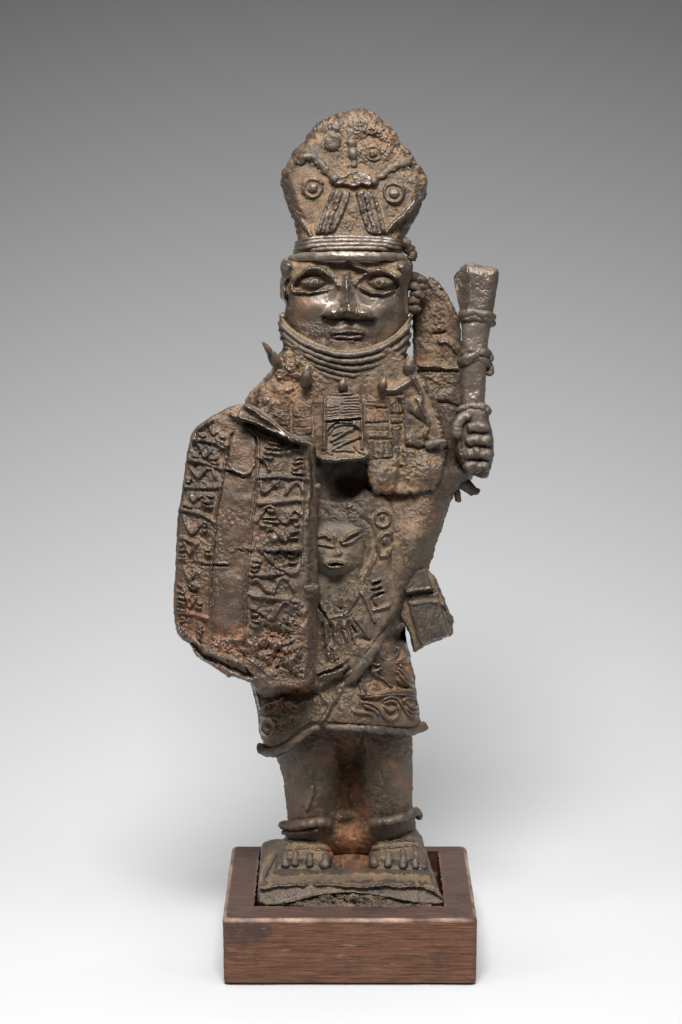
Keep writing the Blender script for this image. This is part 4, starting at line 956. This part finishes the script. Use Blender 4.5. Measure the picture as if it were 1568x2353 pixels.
# ribs on the right
ribsR = [[(705, 640), (850, 628), (1000, 640), (1090, 660)], [(690, 830), (850, 825), (1000, 800), (1060, 815)], [(720, 1175), (800, 1185), (900, 1175), (1020, 1180)], [(640, 1368), (740, 1372), (860, 1362), (900, 1360)], [(640, 1520), (760, 1540), (900, 1550), (1000, 1572)]]
ribsL = [[(200, 345), (300, 360), (400, 380), (480, 400)], [(165, 500), (240, 508), (340, 545), (440, 575)], [(140, 705), (250, 712), (340, 715), (430, 705)], [(108, 875), (200, 890), (300, 920), (385, 980)], [(105, 1090), (180, 1105), (240, 1140)], [(90, 1650), (180, 1660), (260, 1675), (320, 1700)]]
zig = [J1([(850, 590), (905, 600), (940, 650), (960, 720)]),
       J1([(880, 830), (900, 920), (950, 900), (1000, 850), (1050, 810)]), J1([(1110, 930), (1150, 870), (1210, 815), (1250, 850), (1280, 920)]),
       J2([(830, 220), (870, 170), (920, 90), (960, 65), (1000, 90), (1040, 170), (1080, 225), (1130, 225), (1150, 150), (1200, 100), (1240, 150)]),
       J2([(940, 310), (960, 270), (1010, 290), (1060, 360), (1110, 410), (1150, 330), (1200, 270)]),
       J2([(880, 480), (930, 530), (990, 590), (1040, 650), (1100, 660), (1140, 690), (1190, 690), (1230, 660)]),
       J2([(800, 770), (850, 740), (890, 800), (930, 850), (980, 870), (1020, 820), (1050, 750), (1090, 730), (1140, 760), (1190, 850)]),
       J3([(830, 180), (900, 190), (960, 250), (1020, 210), (1050, 130), (1110, 75), (1160, 130), (1200, 140)]),
       J2([(170, 170), (200, 250), (240, 340), (290, 300), (340, 220), (400, 230), (410, 330)]),
       J2([(170, 390), (200, 450), (230, 525), (270, 450), (300, 410)]), J2([(110, 780), (170, 820), (200, 900), (225, 1015), (260, 960), (290, 900)]), J2([(180, 640), (200, 700), (240, 770), (270, 680)]),
       J1([(230, 680), (260, 720), (310, 790), (350, 720), (400, 690), (440, 700), (470, 790)]), J1([(300, 450), (340, 520), (360, 600), (400, 560), (430, 510)]), J1([(230, 940), (260, 1000), (300, 960), (350, 940), (400, 990)]),
       J1([(400, 260), (420, 330), (450, 390), (480, 360)])]
for q in ribsR+ribsL: sr.ridge(Ee(q), 5, 2.5)
for q in zig: sr.ridge(q, 5.5, 2.5)
# hatching inside the triangles
hat = [J1([(940, 420+28*0), (1070, 440)]), J1([(930, 455), (1075, 478)]), J1([(910, 500), (1090, 525)]), J1([(905, 545), (1090, 565)]), J1([(870, 600), (1010, 605)]), J1([(1170, 610), (1290, 600)]), J1([(1165, 650), (1290, 640)]), J1([(1165, 690), (1240, 690)]), J1([(1165, 730), (1300, 740)]),
       J2([(940, 115), (1010, 120)]), J2([(890, 180), (1040, 185)]), J2([(900, 215), (1060, 225)]), J2([(870, 250), (1000, 260)]), J2([(1160, 190), (1240, 180)]), J2([(1170, 250), (1240, 240)]), J2([(1160, 310), (1240, 300)]), J2([(1140, 380), (1230, 370)]),
       J2([(800, 580), (900, 590)]), J2([(790, 620), (880, 625)]), J2([(790, 660), (860, 660)]), J2([(1150, 480), (1260, 470)]), J2([(1060, 470), (1180, 478)]), J2([(1130, 540), (1200, 530)]), J2([(1140, 590), (1220, 600)]),
       J3([(780, 150), (860, 155)]), J3([(780, 215), (870, 215)]), J3([(790, 270), (890, 285)]), J3([(780, 310), (880, 330)]),
       J3([(100, 40), (180, 50)]), J3([(100, 75), (190, 100)]), J3([(95, 115), (195, 145)]), J3([(100, 150), (200, 180)]), J3([(280, 110), (350, 120)]), J3([(270, 145), (350, 155)]), J3([(300, 270), (340, 330)]), J3([(300, 310), (350, 370)]), J3([(290, 350), (340, 410)]), J3([(290, 400), (320, 440)]),
       J2([(110, 480), (190, 490)]), J2([(110, 520), (190, 530)]), J2([(105, 555), (190, 560)]), J2([(130, 420), (170, 440)]), J2([(220, 780), (320, 830)]), J2([(210, 800), (290, 840)]), J2([(100, 860), (180, 880)]), J2([(100, 905), (185, 930)]), J2([(110, 950), (190, 985)]),
       J1([(240, 580), (320, 580)]), J1([(220, 610), (320, 612)]), J1([(390, 610), (490, 600)]), J1([(400, 640), (500, 650)]), J1([(190, 790), (260, 800)]), J1([(180, 820), (250, 832)]), J1([(300, 380), (380, 400)]), J1([(460, 430), (560, 470)]), J1([(470, 480), (570, 510)]), J1([(500, 400), (570, 420)]), J1([(240, 420), (330, 440)]),
       J1([(370, 950), (460, 960)]), J1([(350, 990), (450, 1000)]), J2([(330, 30), (440, 60)]), J2([(340, 60), (450, 95)]), J2([(150, 60), (260, 90)]), J2([(340, 250), (380, 260)]), J2([(340, 290), (390, 300)]), J2([(360, 470), (420, 480)]), J2([(360, 510), (430, 530)])]
for k, q in enumerate(hat):
    (ax, ay), (bx, by) = q[0], q[-1]
    sr.ridge([(ax, ay), ((ax+bx)/2, (ay+by)/2+(.8 if k % 2 else -.8)), (bx, by)], 3.7, 6, taper=.18)
sr.blob(J2([(1010, 380)])[0], 16, 15, 6).blob(J1([(1140, 540)])[0], 15, 9, 8, -20).blob(J1([(1270, 680)])[0], 9, 6, 6)
# side rim beads
for k in range(26): sr.blob(Ee([(1085+12*math.sin(k*2.3), 900+k*46)])[0], 6+2*math.sin(k*1.7), 7, 3.5)
sr.ridge(Ee([(1045, 420), (1040, 700), (1030, 1000), (1035, 1300)]), 4, 3).ridge(Ee([(1070, 400), (1110, 700), (1085, 800), (1070, 950)]), 5, 5)
# crusted, blistered lower part
for cx_, cy_ in ((250, 700), (300, 1000), (230, 1300), (800, 700), (950, 950), (850, 1300), (820, 1500), (1000, 1650), (200, 1500)): sr.crust(Ee([(cx_, cy_)])[0], 34, 40, 3.6, 8, cx_ % 7)
sr.crust(Ee([(850, 1950)])[0], 85, 62, 11, 17, 2).crust(Ee([(450, 1940)])[0], 70, 36, 7, 14, 4).crust(Ee([(900, 1750)])[0], 80, 50, 5, 10, 5).crust(Ee([(130, 1750)])[0], 26, 40, 5, 9, 6).crust(Ee([(900, 1230)])[0], 50, 40, 4, 10, 1).crust(Ee([(300, 420)])[0], 60, 60, 4, 9, 3).crust(Ee([(1000, 2100)])[0], 60, 40, 6, 9, 7)
sr.ridge(Ee([(210, 1880), (260, 1950), (350, 2010), (440, 2040), (560, 2100), (650, 2130)]), 5, -8).ridge(Ee([(200, 1850), (270, 1920), (380, 1975), (520, 2010), (600, 2060)]), 6, 5)
sr.ridge(Ee([(270, 1880), (275, 1940)]), 2.4, -5, sm=0).ridge(Ee([(600, 1980), (590, 2040), (640, 2120)]), 3, -6)
sr.surf(); SH = sr.build()
for k, q in enumerate(ribsR+ribsL):
    tube('rib', SH, Ee(q), 4.3, host=sr, lift=.3, wax=.2, cav=.5, seed=k, jit=.42, mat=M_SH, ends=(.9, .8), sides=10)
for k, q in enumerate(zig):
    tube('zigzag', SH, q, 4.2, host=sr, lift=.4, wax=.15, cav=.5, seed=k+2, jit=.45, mat=M_SH, ends=(.8, .8), sides=10)
# lug on the right edge
lug = Relief('lug', SH, Ee([(1030, 1440), (1100, 1432), (1168, 1440), (1172, 1475), (1130, 1500), (1125, 1545), (1060, 1560), (1020, 1540), (1012, 1480)]), 205, 26, 16, 6, step=1.3, jag=1.5, seed=3, rough=1.2, mat=M_SH, wax=.3)
lug.plate(Ee([(1035, 1440), (1165, 1440), (1165, 1480), (1060, 1500)]), 6, 2).surf(); lug.build()
tube('rim_knob', SH, Ee([(1120, 700), (1150, 715), (1165, 690)]), 6, h=[225, 222, 215], wax=.1, mat=M_SH, seed=3, jit=.2)
tube('drip', SH, Ee([(690, 2190), (710, 2215), (705, 2245)]), 8, h=[205, 205, 200], ends=(1, .4), wax=.1, mat=M_SH, seed=4)
